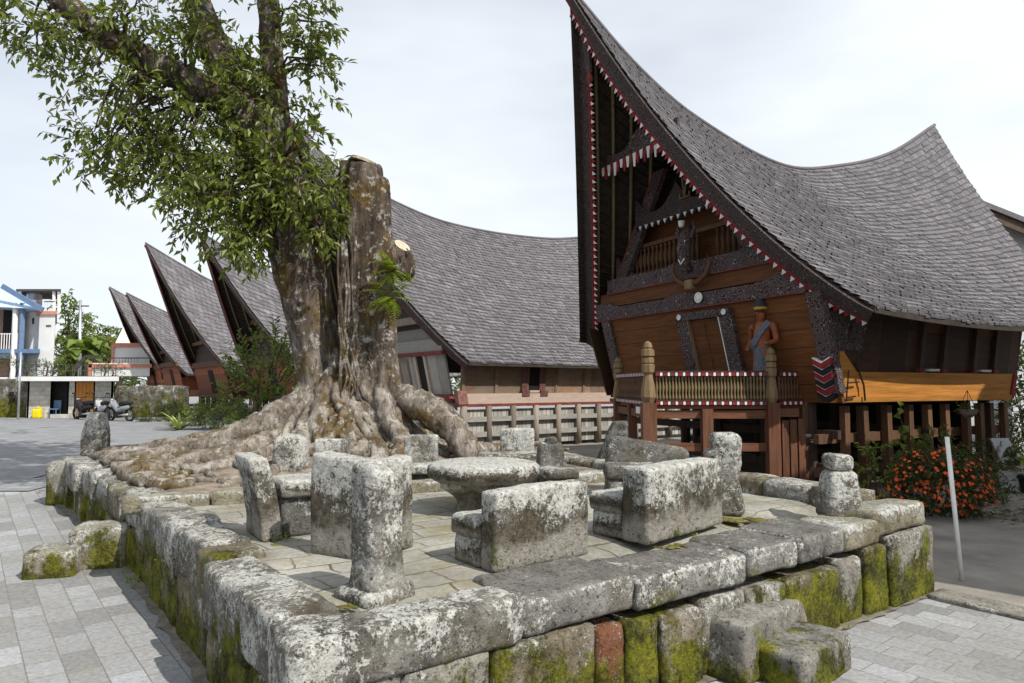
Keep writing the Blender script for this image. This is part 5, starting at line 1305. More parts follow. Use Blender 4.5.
def hroot(pts):
    k0 = len(tt_.v), len(tt_.f); out = stem(pts, 4)
    del tt_.v[k0[0]:], tt_.f[k0[1]:], tt_.m[k0[1]:], tt_.t[k0[1]:]
    rr = []
    for i in range(len(pts) - 1): rr += [pts[i][3] * (1 - t / 4) + pts[i + 1][3] * t / 4 for t in range(4)]
    rr.append(pts[-1][3]); P2, R2 = [], []
    for i in range(len(out) - 1):
        for t in range(3): P2.append(out[i].lerp(out[i + 1], t / 3)); R2.append(rr[i] * (1 - t / 3) + rr[i + 1] * t / 3)
    rough_tube(P2, R2, 14, pts[0][0]).build('root', BARK, tree, smooth=True)
def rough_tube(P_, Rr, sides, seed, flat_=1.0):
    m = MB(); m.tube(P_, Rr, sides)
    n = len(P_)
    for i in range(n):
        for k in range(sides):
            v = m.v[i * sides + k]; d = (v - P_[i])
            f = 1 + .22 * mnoise.noise(v * 5 + Vector((seed, 0, 0))) + .17 * mnoise.noise(v * 15) + .09 * mnoise.noise(v * 36)
            d2 = d * f; m.v[i * sides + k] = P_[i] + Vector((d2.x, d2.y, d2.z * flat_))
    return m
def root(az, L_, r0, h0, seed, start=.08, wig=.45, bend=0, lift=.0):
    rnd = random.Random(seed); P_ = []; Rr = []; x, y = TC.x + math.cos(az) * start, TC.y + math.sin(az) * start; a = az; n = max(14, int(L_ / .07)); s_ = 0
    for i in range(n + 1):
        k = i / n; r_ = r0 * (1 - k) ** .75 + .018
        hh = h0 * max(0, 1 - (s_ + (start - .08) * .4) / 1.0) ** 1.8 + lift * math.sin(math.pi * min(1, k * 1.6)) * (.6 + .6 * mnoise.noise(Vector((s_ * 2.2, seed, 8))))
        zz = mound(x, y) + r_ * (.25 + .25 * mnoise.noise(Vector((s_ * 1.5, seed, 2))))
        P_.append(Vector((x, y, zz + hh))); Rr.append(r_ * (1 + .22 * mnoise.noise(Vector((s_ * 2.5, seed, 0)))))
        a += (wig * mnoise.noise(Vector((s_ * 1.6, seed * 3.7, 1))) * .5 + bend / n); st = L_ / n; x += math.cos(a) * st; y += math.sin(a) * st; s_ += st
        q = Vector((x, y, 0))
        if (q - Lp).dot(ELo) > -.30 or (q - CA).dot(CN) < .22: break
    if len(P_) > 5: rough_tube(P_, Rr, 14, seed, 1.1).build('root', BARK, tree, smooth=True)
for i, deg in enumerate((174, 183, 190, 197, 204, 211, 219, 228, 238, 248, 258, 268, 279, 290, 302, 315, 328, 342, 356, 12, 35, 70, 110, 150)):
    big = i % 2 == 0
    L_ = 4.4 if deg < 212 else (2.6 if deg < 250 else 2.2); L_ *= rndT.uniform(.85, 1.1)
    root(R_(deg + rndT.uniform(-3, 3)), L_, (.145 if big else .09) * rndT.uniform(.85, 1.15), (.62 if big else .4) * rndT.uniform(.8, 1.2), 500 + i, bend=rndT.uniform(-.7, .7))
for k in range(34):
    q_ = TC + Vector((rndT.uniform(-3.0, -.9), rndT.uniform(-2.6, -.4), 0)); a_ = math.atan2(q_.y - TC.y, q_.x - TC.x)
    st0 = (q_ - TC).length
    root(a_, rndT.uniform(.8, 1.9), rndT.uniform(.025, .06), 0, 800 + k, start=st0, wig=1.0, bend=rndT.uniform(-1.2, 1.2), lift=rndT.uniform(0, .05))
for k in range(40):
    root(R_(rndT.uniform(172, 365)), rndT.uniform(1.0, 2.8), rndT.uniform(.03, .068), rndT.uniform(.35, .85), 600 + k, start=rndT.uniform(.08, .5), wig=1.15, bend=rndT.uniform(-2.2, 2.2), lift=rndT.uniform(0, .10))
hroot([(374, 345, 9.6, .08), (382, 372, 9.55, .14), (394, 394, 9.5, .19), (418, 404, 9.35, .22), (443, 420, 9.2, .21), (462, 442, 9.1, .19), (470, 462, 9.05, .15)])
hroot([(336, 345, 9.75, .08), (322, 374, 9.6, .13), (302, 400, 9.4, .17), (270, 420, 9.1, .19), (235, 436, 8.9, .17), (195, 450, 8.8, .14), (160, 460, 8.8, .10), (130, 464, 8.9, .05)])
hroot([(338, 350, 9.6, .07), (331, 374, 9.4, .11), (325, 396, 9.2, .14), (318, 425, 8.9, .13), (322, 452, 8.6, .13), (310, 470, 8.3, .10)])
hroot([(374, 345, 9.6, .07), (379, 374, 9.4, .10), (384, 400, 9.2, .13), (390, 424, 9.0, .12), (402, 440, 8.8, .12), (398, 462, 8.5, .11), (410, 478, 8.3, .08)])
cage = tt_.build('trunk', BARK, tree)
rm = cage.modifiers.new('r', 'REMESH'); rm.mode = 'VOXEL'; rm.voxel_size = .03; rm.use_smooth_shade = True
sm_ = cage.modifiers.new('s', 'SMOOTH'); sm_.factor = .5; sm_.iterations = 2
dg = bpy.context.evaluated_depsgraph_get(); nm = bpy.data.meshes.new_from_object(cage.evaluated_get(dg)); cage.modifiers.clear()
org = wloc(cage)
nrm = [v.normal.copy() for v in nm.vertices]
for v, n_ in zip(nm.vertices, nrm):
    w = v.co + org
    a = mnoise.noise(Vector((w.x * 5, w.y * 5, w.z * 1.1))); b_ = mnoise.noise(Vector((w.x * 14, w.y * 14, w.z * 4.5))); c_ = mnoise.noise(w * 26)
    v.co += n_ * ((1 - abs(a) * 2) * .028 + b_ * .018 + c_ * .008)
nm.materials.clear(); nm.materials.append(BARK); nm.polygons.foreach_set('use_smooth', [True] * len(nm.polygons)); nm.name = 'trunk'
cage.data = nm
# sawn faces
CUT = simple('sawn_wood', (.46, .39, .29), var=.3, sc=14)
m = MB(); c0 = PT(361, 161, 9.55)
m.lathe(c0, [(.03, .01), (.24, .012), (.26, -.03)], 22, ax=(.28, -.05, 1), wob=.55, seed=3); m.build('cut_face', simple('old_sawn_wood', (.30, .24, .18), var=.5, sc=14), tree)
st_ = MB(); a = PT(384, 275, 9.35); b_ = PT(402, 246, 9.1); st_.tube([a, a.lerp(b_, .5) - EZ * .02, b_], [.13, .12, .115], 12); sb = st_.build('branch_stub', BARK, tree, smooth=True)
m = MB(); m.lathe(b_, [(.02, .012), (.115, .01)], 16, ax=(b_ - a)); m.build('cut_face', CUT, sb)
m = MB(); p = PT(407, 281, 9.12)
m.rock(p - EX * .13 - EY * .12, (EX + EZ * .15).normalized(), EY, EZ, (.22, .24, .44), .10, .075, 8, .018); m.build('burr', BARK, sb, smooth=True)
for k in range(9):
    rnd = random.Random(70 + k); x0 = rnd.uniform(336, 358); pts = [PT(x0 + rnd.uniform(-3, 3) + j * rnd.uniform(-1, 1.5), 235 + rnd.uniform(0, 10) + j * 27, 9.22 - .02 * j) for j in range(7)]
    m = MB(); m.tube(pts, [.012 + .012 * rnd.random()] * 7, 6); m.build('aerial_root', BARK, tree, smooth=True)
# crown
rnd = random.Random(77); cr1 = MB(); tw = MB()
skel = [p for l in limbs for p in l] + [PT(290, 215, 9.5), PT(275, 170, 9.5)]
def branch_to(p, r0=.025):
    q = min(skel, key=lambda s_: (s_ - p).length + (.6 if s_.z > p.z + 1.2 else 0)); mid = q.lerp(p, .5) + Vector((rnd.uniform(-.1, .1), rnd.uniform(-.1, .1), .12 * (p - q).length))
    pts = [q, q.lerp(mid, .6) + rdir(rnd) * .04, mid, mid.lerp(p, .6) + rdir(rnd) * .04, p]
    tw.tube(pts, [r0, r0 * .85, r0 * .7, r0 * .5, r0 * .3], 5, cap=False)
def cloud(px, py, rx, ry, y, ry_m, n, lsz=.132, branches=4, droop=.55, base=.6, nl=8, twl=.36):
    c = PT(px, py, y); sx_ = y / FPX; hubs = []; rx *= .92; ry *= .92
    for b in range(branches):
        d = rdir(rnd); p = c + Vector((d.x * rx * sx_ * .75, d.y * ry_m * .7, d.z * ry * sx_ * .75)); branch_to(p); hubs.append(p)
    for i in range(int(n * 1.25)):
        if rnd.random() < .6:
            h_ = rnd.choice(hubs); p = h_ + Vector((rnd.gauss(0, rx * sx_ * .28), rnd.gauss(0, .22), rnd.gauss(0, ry * sx_ * .25)))
        else:
            d = rdir(rnd) * rnd.uniform(.2, 1); p = c + Vector((d.x * rx * sx_, d.y * ry_m, d.z * ry * sx_))
        twig(cr1, tw, p, (rdir(rnd) + (p - c).normalized() * .8).normalized(), rnd, nl, twl, lsz, droop, base)
cloud(30, 25, 48, 28, 8.9, .7, 60, branches=6)
cloud(95, 55, 45, 30, 9.0, .8, 45, branches=6)
cloud(110, 95, 50, 28, 9.0, .8, 34, branches=7)
cloud(110, 135, 42, 22, 9.1, .7, 30, branches=6)
cloud(90, 160, 30, 14, 9.2, .5, 10, branches=4)
cloud(165, 120, 55, 40, 9.2, .9, 75, branches=7)
cloud(160, 170, 38, 34, 9.2, .8, 70, branches=6)
cloud(205, 150, 50, 50, 9.1, .9, 110, branches=7)
cloud(215, 205, 42, 38, 9.0, .8, 95, branches=6)
cloud(248, 240, 26, 24, 9.0, .5, 40, branches=5, base=.74)
cloud(255, 190, 45, 45, 8.95, .6, 95, branches=6, base=.72)
cloud(300, 190, 36, 32, 9.0, .6, 60, branches=5, base=.74)
cloud(318, 225, 14, 28, 9.05, .3, 22, branches=3, base=.72)
cloud(140, 25, 55, 26, 9.1, 1., 55, branches=6)
cloud(210, 40, 45, 45, 9.2, .9, 75, branches=6)
cloud(255, 95, 40, 45, 9.2, .6, 52, branches=5)
cloud(305, 25, 34, 26, 9.4, .8, 50, branches=5, base=.68)
cloud(318, 85, 20, 40, 9.4, .5, 24, branches=5, base=.68)
cloud(300, 125, 26, 30, 9.3, .5, 22, branches=4, base=.68)
cloud(330, 175, 12, 18, 9.3, .3, 10, branches=3)
cr1.build('crown', LEAF, tree)
# upper crown above the frame: it throws the broad shadow over the square behind
cr2 = MB(); tw2 = tw
for cx, cy, cz, rx, ry, rz, n in ((-3.6, 9.6, 9.3, 3.2, 2.6, 1.8, 150), (-6.8, 9.6, 9.6, 2.6, 2.6, 1.9, 110), (-2.0, 8.8, 11.4, 3.4, 3.0, 2.0, 170), (-5.4, 11.0, 12.0, 3.4, 2.8, 1.8, 150), (-8.5, 11, 11.5, 2.8, 2.8, 1.8, 130), (-8, 13, 13.5, 3.5, 2.8, 1.8, 130)):
    hubs = []
    for b in range(6):
        d = rdir(rnd); p = Vector((cx + d.x * rx * .7, cy + d.y * ry * .7, cz + d.z * rz * .7)); branch_to(p, .05) if proj(p)[1] < -30 else None; hubs.append(p)
    for i in range(n):
        p = rnd.choice(hubs) + Vector((rnd.gauss(0, rx * .33), rnd.gauss(0, ry * .33), rnd.gauss(0, rz * .33)))
        q_ = proj(p)
        if q_[1] > -45 and p.y > 1: continue
        twig(cr2, None, p, rdir(rnd), rnd, 8, .6, .30, .5, .5)
cr2.build('crown', LEAF, tree); tw.build('twigs', W_DARK, tree)
# ferns on the trunk
def fern(name, c, n, L_, label, mat, seed, out=Vector((0, -1, .2))):
    rnd = random.Random(seed); t = thing(name, label, 'fern', c); m = MB()
    for i in range(n):
        d = (out + rdir(rnd) * .8).normalized(); p = Vector(c); 
        for k in range(11):
            d2 = (d + Vector((0, 0, -.09 * k))).normalized(); q = p + d2 * L_ / 11; w_ = L_ * .22 * math.sin(math.pi * (k + 1.2) / 12.5)
            sd = d2.cross(EZ)
            sd = sd.normalized() if sd.length > .05 else EX
            for s_ in (-1, 1): leaf(m, p, (sd * s_ + d2 * .5).normalized(), EZ, w_, w_ * .4, rnd.uniform(.3, .9))
            p = q
    m.build('fronds', mat, t); return t
fern('fern', PT(393, 272, 9.15), 14, .45, 'bright green fern just below the pale cut of the branch stub', LEAFF, 9, Vector((.2, -.8, .3)))
fern('fern', PT(391, 300, 9.15), 16, .48, 'lower bright green fern hanging on the second trunk beside the far gable', LEAFF, 3)
fern('fern', PT(277, 82, 9.45), 12, .30, 'brown clump of fern perched on the bare upper stem', simple('dry_fern', (.22, .13, .03), var=.4), 4, Vector((0, -.6, .5)))
# ------------------------------------------------------------------ darker paving across the back of the square: tree shade put into its colour
def shade_paving_mat():
    M = Mt('shade_paving_blocks'); p = M.pos()
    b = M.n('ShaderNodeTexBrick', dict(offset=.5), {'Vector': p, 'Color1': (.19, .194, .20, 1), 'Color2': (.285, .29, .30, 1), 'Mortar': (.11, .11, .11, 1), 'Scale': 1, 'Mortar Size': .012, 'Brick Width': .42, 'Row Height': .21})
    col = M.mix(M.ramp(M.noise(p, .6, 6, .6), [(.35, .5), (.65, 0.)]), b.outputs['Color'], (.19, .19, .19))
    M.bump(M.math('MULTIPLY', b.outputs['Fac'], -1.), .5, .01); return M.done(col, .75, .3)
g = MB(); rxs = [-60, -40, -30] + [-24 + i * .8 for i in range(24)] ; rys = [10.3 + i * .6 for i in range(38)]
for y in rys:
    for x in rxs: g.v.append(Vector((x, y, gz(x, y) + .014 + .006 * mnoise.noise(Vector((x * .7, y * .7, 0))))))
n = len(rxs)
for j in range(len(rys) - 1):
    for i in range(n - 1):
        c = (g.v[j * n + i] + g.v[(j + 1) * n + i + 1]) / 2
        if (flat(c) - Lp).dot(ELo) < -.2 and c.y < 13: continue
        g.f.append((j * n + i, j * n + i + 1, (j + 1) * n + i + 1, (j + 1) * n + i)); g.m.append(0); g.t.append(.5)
struct('shade_paving', g, shade_paving_mat(), smooth=True)

# ------------------------------------------------------------------ buildings behind the square on the left
WHITEW = simple('white_wall', (.70, .70, .69), var=.07, sc=2); BLUE = simple('blue_paint', (.12, .19, .31), var=.15); PINK = simple('pink_paint', (.56, .24, .17), var=.15)
DGREY = simple('dark_grey_sheet', (.06, .055, .05), var=.3); STEEL = simple('steel', (.45, .46, .48), rough=.35, metal=.7, var=.1); ORANGE = simple('orange_door', (.50, .22, .05), var=.2)
YEL = simple('yellow_plastic', (.72, .56, .01), rough=.4, var=.1); BLUESH = simple('blue_sheet_roof', (.42, .53, .66), var=.12)
def block_mat(name, c1, c2, mo, bw, rh):
    M = Mt(name); p = M.pos(); q = M.sep(p); v = M.n('ShaderNodeCombineXYZ', ins={0: q[0], 1: q[2], 2: 0.}).outputs[0]
    b = M.n('ShaderNodeTexBrick', ins={'Vector': v, 'Color1': (*c1, 1), 'Color2': (*c2, 1), 'Mortar': (*mo, 1), 'Scale': 1, 'Mortar Size': .014, 'Brick Width': bw, 'Row Height': rh})
    col = M.mix(.5, b.outputs[0], M.ramp(M.noise(p, 3, 7, .7), [(.3, (.25, .25, .25)), (.7, (.72, .72, .72))]), 'OVERLAY'); M.bump(M.math('MULTIPLY', b.outputs['Fac'], -1.), .4, .02)
    return M.done(col, .9, .2)
BLOCK = block_mat('concrete_blocks', (.44, .42, .38), (.52, .50, .45), (.36, .34, .30), .42, .21)
RUBBLE = block_mat('rubble_wall', (.10, .095, .075), (.22, .205, .165), (.045, .045, .03), .5, .3)
def BX(m, y, x0, x1, ytop, ybot, dep, mi=0, zb=None):      # block whose front fills a rectangle seen at distance y; its flanks run straight back from the square
    a = at_y(x0, ybot, y); b_ = at_y(x1, ytop, y); z0 = a.z if zb is None else zb
    d = flat(ray(x1, 385)); d = d / d.y * dep
    lo = [Vector((a.x, y, z0)), Vector((b_.x, y, z0)), Vector((b_.x, y, z0)) + d, Vector((a.x, y, z0)) + d]
    m.hexa(lo, [Vector((p.x, p.y, b_.z)) for p in lo], mi)
YS = 32.0; GZ = .2
S_WALLD = stone_mat('old_rubble', lichen=.15, moss=.35, mossz=(0, 2), dark=(.04, .038, .03), mid=(.11, .10, .08), light=(.2, .185, .15))
c = at_y(70, 418, YS)
shed = thing('block_shed', 'low concrete block shed with a flat white roof, orange door and dark doorway', 'shed', Vector((c.x, YS, GZ)))
m = MB(); BX(m, YS + 4, 26, 114, 380, 418, .2, 0, GZ); m.build('rear_wall', BLOCK, shed)
for xa, xb in ((26, 51), (68, 75), (94, 114)): m = MB(); BX(m, YS, xa, xb, 380, 418, .2, 0, GZ); m.build('wall', BLOCK, shed)
m = MB(); BX(m, YS, 26.2, 30, 380.2, 418, 4, 0, GZ); m.build('side_wall', BLOCK, shed); m = MB(); BX(m, YS, 110, 113.8, 380.2, 418, 4, 0, GZ); m.build('side_wall', BLOCK, shed)
m = MB(); BX(m, YS - .7, 18, 119, 376.5, 381, 5.4); m.build('roof', WHITEW, shed)
m = MB(); BX(m, YS + .08, 75, 94, 382, 412, .08, 0, GZ + .1)
for k in range(5): BX(m, YS + .06, 75.5 + k * 3.7, 78.6 + k * 3.7, 383, 411.5, .05)
m.build('door', ORANGE, shed)
m = MB(); BX(m, YS + .3, 51, 68, 381, 417, .06, 0, GZ); m.build('doorway', DARKIN, shed)
m = MB(); BX(m, YS - .25, 50, 69, 414.5, 418, .5, 0, GZ); m.build('doorstep', BLOCK, shed)
ch = thing('plastic_chair', 'small blue plastic chair inside the shed doorway', 'chair', at_y(55, 416, YS + .1))
m = MB(); p = at_y(55, 409, YS + .05); m.obox(p, EX * .18, EY * .18, EZ * .02); m.build('seat', BLUE, ch); m = MB(); m.obox(p + EY * .17 + EZ * .2, EX * .17, EY * .015, EZ * .2); m.build('backrest', BLUE, ch)
for sx_ in (-1, 1):
    for sy_ in (-1, 1): m = MB(); m.tube([p + EX * .15 * sx_ + EY * .15 * sy_, Vector((p.x + .16 * sx_, p.y + .16 * sy_, GZ))], .018, 5); m.build('leg', BLUE, ch)
def wallthing(x0, x1, yt, y, label, dep=.5):
    m = MB(); a = at_y(x0, 418, y); b_ = at_y(x1, yt, y); L_ = b_.x - a.x; n = max(2, int(L_ / 1.3)); 
    m.rock(Vector((a.x, y, GZ - .1)), EX, EY, EZ, (L_, dep, b_.z - GZ + .1), .06, .05, 9, .25)
    return setp(m.build('stone_wall', S_WALLD, loc=Vector(((a.x + b_.x) / 2, y, GZ))), label, 'stone wall')
w_ = wallthing(-60, 27, 379, YS + .6, 'stained old stone wall left of the block shed'); wallthing(112, 185, 386, YS + .8, 'dark rubble wall between the block shed and the far houses')
for (xa, xb, ya, yb) in ((9, 14, 392, 396), (9, 14, 398, 402)):
    m = MB(); BX(m, YS + .52, xa, xb, ya, yb, .1); m.build('opening', DARKIN, w_)
j = thing('jerrycan', 'bright yellow plastic jerrycan standing before the shed', 'jerrycan', at_z(37, 418.5, GZ))
p = wloc(j); m = MB(); m.rock(p - EX * .19 - EY * .12, EX, EY, EZ, (.38, .24, .44), .06, .004, 1, .05); m.build('body', YEL, j, smooth=True); m = MB(); m.tube([p - EX * .1 + EZ * .43, p - EX * .09 + EZ * .52, p + EX * .06 + EZ * .53, p + EX * .09 + EZ * .43], .03, 6); m.lathe(p + EX * .14 + EZ * .43, [(.04, 0), (.04, .07)], 8); m.build('handle', YEL, j, smooth=True)
lp = thing('lamp_post', 'thin grey metal post in front of the stained wall', 'post', at_z(18, 421, GZ)); p = wloc(lp)
m = MB(); m.tube([p, at_y(21, 352, p.y)], [.05, .035], 8); m.build('post', STEEL, lp, smooth=True); m = MB(); m.lathe(p, [(.14, 0), (.14, .03), (.06, .06)], 10); m.build('base', STEEL, lp)
# white and blue house
YH = 40.0; RD = flat(ray(42, 385)); RD = RD / RD.y; wh = thing('white_house', 'two storey white and blue house with a balcony and roof terrace', 'house', at_y(28, 376, YH) * 1)
m = MB(); BX(m, YH, 22, 43, 306, 376, 7); m.build('wall', WHITEW, wh)
m = MB(); BX(m, YH - .6, 37, 55.5, 312, 376, 6); m.build('tower_wall', WHITEW, wh)
m = MB(); BX(m, YH - .7, 36, 57, 311, 314.5, 6.2); m.build('cornice', PINK, wh)
m = MB(); BX(m, YH - .3, -30, 26, 300, 376, 6); m.build('rear_wall', simple('shaded_wall', (.28, .17, .12), var=.3), wh)
m = MB(); BX(m, YH - 1.6, -30, 40, 349, 353, 2); m.build('balcony', BLUE, wh); m = MB(); BX(m, YH - 1.2, -30, 24, 353.2, 358, 1.4); m.build('awning', BLUESH, wh)
m = MB(); a = at_y(-30, 283, YH + .5); b_ = at_y(41, 308, YH - 1.5); r1 = at_y(-4, 283, YH + .5)
m.hexa([at_y(-40, 305, YH - 1.8), at_y(42, 309, YH - 1.8), at_y(42, 309, YH - 1.8) + RD * 6, at_y(-40, 305, YH - 1.8) + RD * 6], [at_y(-40, 284, YH - .3), at_y(2, 284, YH - .3), at_y(2, 284, YH - .3) + RD * 3, at_y(-40, 284, YH - .3) + RD * 3]); m.build('roof', BLUESH, wh, fixn=True)
m = MB(); a, b_ = at_y(2, 286, YH - 1.9), at_y(43, 310, YH - 1.9); m.bar(a, b_, .1, .28); m.build('roof_edge', BLUE, wh)
for x_ in (16, 23): m = MB(); a = at_y(x_, 303, YH - 1.5); m.tube([a, Vector((a.x, a.y, GZ))], .14, 8); m.build('column', WHITEW if x_ == 16 else BLUE, wh)
m = MB(); 
for k in range(9): a = at_y(-4 + k * 2.6, 349, YH - 1.5); m.tube([a, a + EZ * .9], .025, 5)
m.bar(at_y(-6, 334, YH - 1.5), at_y(18, 334, YH - 1.5), .05, .05); m.build('railing', WHITEW, wh)
for (xa, xb, ya, yb) in ((18, 21, 310, 330), (2, 13, 308, 345), (32, 34, 318, 324)): m = MB(); BX(m, YH - .38 if xb < 22 else YH - .03, xa, xb, ya, yb, .08); m.build('window', DARKIN if xb != 21 else ORANGE, wh)
m = MB(); BX(m, YH - .63, 46, 51, 325, 326.5, .1); m.build('vent', DGREY, wh)
m = MB(); BX(m, YH + 1, 16, 61, 289, 291, 4); m.build('canopy_roof', DGREY, wh)
for x_ in (20, 54, 59): m = MB(); a = at_y(x_, 291, YH + 1.2); m.tube([a, at_y(x_, 312, YH + 1.2)], .09, 6); m.build('column', WHITEW, wh)
m = MB(); BX(m, YH - .3, 44, 55, 301, 302, .05); 
for k in range(7): BX(m, YH - .3, 44 + k * 1.7, 44.3 + k * 1.7, 301, 311, .05)
m.build('railing', DGREY, wh)
tk = at_y(34, 306, YH + 2); wt = thing('water_tank', 'shiny steel water tank under the roof terrace canopy', 'water tank', tk); m = MB(); m.lathe(tk, [(.4, 0), (.42, .05), (.42, .3), (.44, .33), (.42, .36), (.42, .7), (.4, .85), (.15, 1.0)], 16); m.build('tank', STEEL, wt, smooth=True)
# pink and white building
YP = 50.0; pk = thing('pink_building', 'white building with pink trim and a pointed tower roof behind the shed', 'building', at_y(120, 376, YP))
m = MB(); BX(m, YP, 113, 150, 346, 376, 6); m.build('wall', WHITEW, pk); m = MB(); BX(m, YP - 1, 92, 150, 363, 376, .9, 0); m.build('garden_wall', WHITEW, pk)
m = MB(); BX(m, YP - .1, 111, 152, 343, 347, 6.2); BX(m, YP - 1.1, 88, 152, 364, 367.5, 1); BX(m, YP - 1.1, 88, 92, 362, 376, 1); BX(m, YP - .1, 111, 114, 347, 363, .3); m.build('trim', PINK, pk)
m = MB(); a = at_y(123, 345, YP + 3); s4 = .42; m.add([a + Vector((-s4, -s4, 0)), a + Vector((s4, -s4, 0)), a + Vector((s4, s4, 0)), a + Vector((-s4, s4, 0)), a + EZ * 1.5], [(0, 1, 4), (1, 2, 4), (2, 3, 4), (3, 0, 4), (3, 2, 1, 0)]); m.build('tower_roof', WHITEW, pk)
m = MB()
for k in range(16): BX(m, YP - .8, 92 + k * 3, 92.6 + k * 3, 358, 364, .05)
BX(m, YP - .8, 90, 150, 357.5, 358.5, .06); m.build('railing', DGREY, pk)
m = MB(); BX(m, 44.0, 84, 86, 362, 378, .2); m.bar(at_y(74, 370, 44), at_y(86, 357, 44), .1, .25); m.bar(at_y(86, 357, 44), at_y(100, 357, 44), .1, .25); st_ = setp(m.build('stair_roof', DGREY, loc=at_y(86, 378, 44)), 'small dark sheet roof over an outside stair beside the pink building', 'stair roof')
# railing and clipped bonsai on the shed roof / wall
rl = thing('railing', 'thin dark railing along the top of the block shed', 'railing', at_y(70, 376, YS + 1)); m = MB()
for k in range(14): a = at_y(22 + k * 7.2, 376.4, YS + .8); m.tube([a, a + EZ * .55], .02, 5)
for z_ in (.28, .55): m.bar(at_y(22, 376.4, YS + .8) + EZ * z_, at_y(116, 376.4, YS + .8) + EZ * z_, .03, .03)
m.build('bars', DGREY, rl)
for k, (x_, y_) in enumerate(((8, 360), (16, 364), (26, 368), (46, 362), (52, 366), (104, 366), (112, 369))):
    a = at_y(x_, 377, YS + 1.2 + .2 * (k % 2)); top = at_y(x_, y_, a.y); rnd = random.Random(k); labs = ('clipped cloud pruned bonsai at the far left of the wall top', 'second clipped bonsai from the left on the wall top', 'clipped bonsai above the left corner of the block shed', 'clipped bonsai before the white tower wall', 'smaller clipped bonsai just right of the white tower wall', 'sparse potted shrub before the pink building', 'small potted shrub above the right end of the shed')
    t = thing('bonsai', labs[k], 'bonsai', a, 'potted shrubs on the wall top'); m = MB(); m.tube([a, a.lerp(top, .5) + EX * .08, top], [.05, .04, .02], 6); m.build('stem', W_DARK, t); m = MB()
    for q in range(3):
        c_ = top + Vector((rnd.uniform(-.4, .4), 0, rnd.uniform(-.35, .2)))
        for r_ in range(26): d = rdir(rnd); twig(m, None, c_ + Vector((d.x * .28, d.y * .2, d.z * .12)), d, rnd, 4, .1, .08, 0, .4)
    m.build('foliage', LEAFD, t)
# utility pole and wire
up_ = thing('utility_pole', 'grey concrete utility pole among the trees', 'utility pole', at_z(81, 400, GZ) * 1); pb = at_y(80.5, 372, 56); pt_ = at_y(80.5, 300, 56); up_.location = Vector((pb.x, pb.y, GZ))
m = MB(); m.tube([Vector((pb.x, pb.y, GZ)), pt_], [.16, .10], 8); m.build('pole', STEEL, up_, smooth=True); m = MB(); m.bar(pt_ - EX * .7 - EZ * .5, pt_ + EX * .7 - EZ * .5, .1, .1); m.build('crossarm', DGREY, up_)
m = MB(); a = pt_ - EZ * 1.4; b_ = at_y(190, 322, 56); pts = [a.lerp(b_, k / 14) - EZ * (.9 * 4 * (k / 14) * (1 - k / 14)) for k in range(15)]; m.tube(pts, .03, 4); setp(m.build('power_line', DGREY, loc=a), 'sagging power line from the utility pole to the right', 'cable')
# far trees
LEAFY2 = leaf_mat('bush_leaves', (.04, .07, .012), (.16, .23, .035))
def far_tree(name, px, ybot, ytop, y, wpx, label, mat, seed, n=170, lsz=.5, cat='tree'):
    rnd = random.Random(seed); b0 = at_y(px, ybot, y); top = at_y(px, ytop, y); hgt = top.z - GZ; t = thing(name, label, cat, Vector((b0.x, y, GZ)), 'trees beyond the square'); w_ = wpx / FPX * y
    m = MB(); m.tube([Vector((b0.x, y, GZ)), Vector((b0.x + .2, y, GZ + hgt * .45)), Vector((b0.x, y, GZ + hgt * .8))], [.28, .2, .06], 7)
    f = MB(); hubs = [Vector((b0.x + rnd.gauss(0, w_ * .28), y + rnd.gauss(0, w_ * .25), GZ + hgt * rnd.uniform(.35, .92))) for _ in range(9)]
    for h_ in hubs: m.tube([Vector((b0.x + .1, y, GZ + hgt * .4)), h_], [.1, .03], 5)
    for k in range(n): h_ = rnd.choice(hubs); p = h_ + Vector((rnd.gauss(0, w_ * .14), rnd.gauss(0, w_ * .14), rnd.gauss(0, hgt * .07))); p.z = max(p.z, GZ + 1); twig(f, None, p, rdir(rnd), rnd, 7, 1.0, lsz, .3, .5)
    m.build('trunk', W_DARK, t); f.build('crown', mat, t)
far_tree('tree', 66, 376, 296, 62, 26, 'tall feathery tree just right of the white house', LEAFY2, 1, 240)
far_tree('tree', 76, 376, 318, 57, 18, 'bushy tree in front of the utility pole', LEAF, 2, 150)
far_tree('tree', 102, 376, 328, 66, 20, 'round green tree left of the pink tower', LEAF, 3, 150)
far_tree('tree', 118, 376, 322, 70, 22, 'tree behind the pink building by the farthest roof', LEAF, 4, 170)
far_tree('tree', 90, 376, 334, 60, 16, 'low yellow green tree between the pole and the pink building', LEAFY, 5, 120)
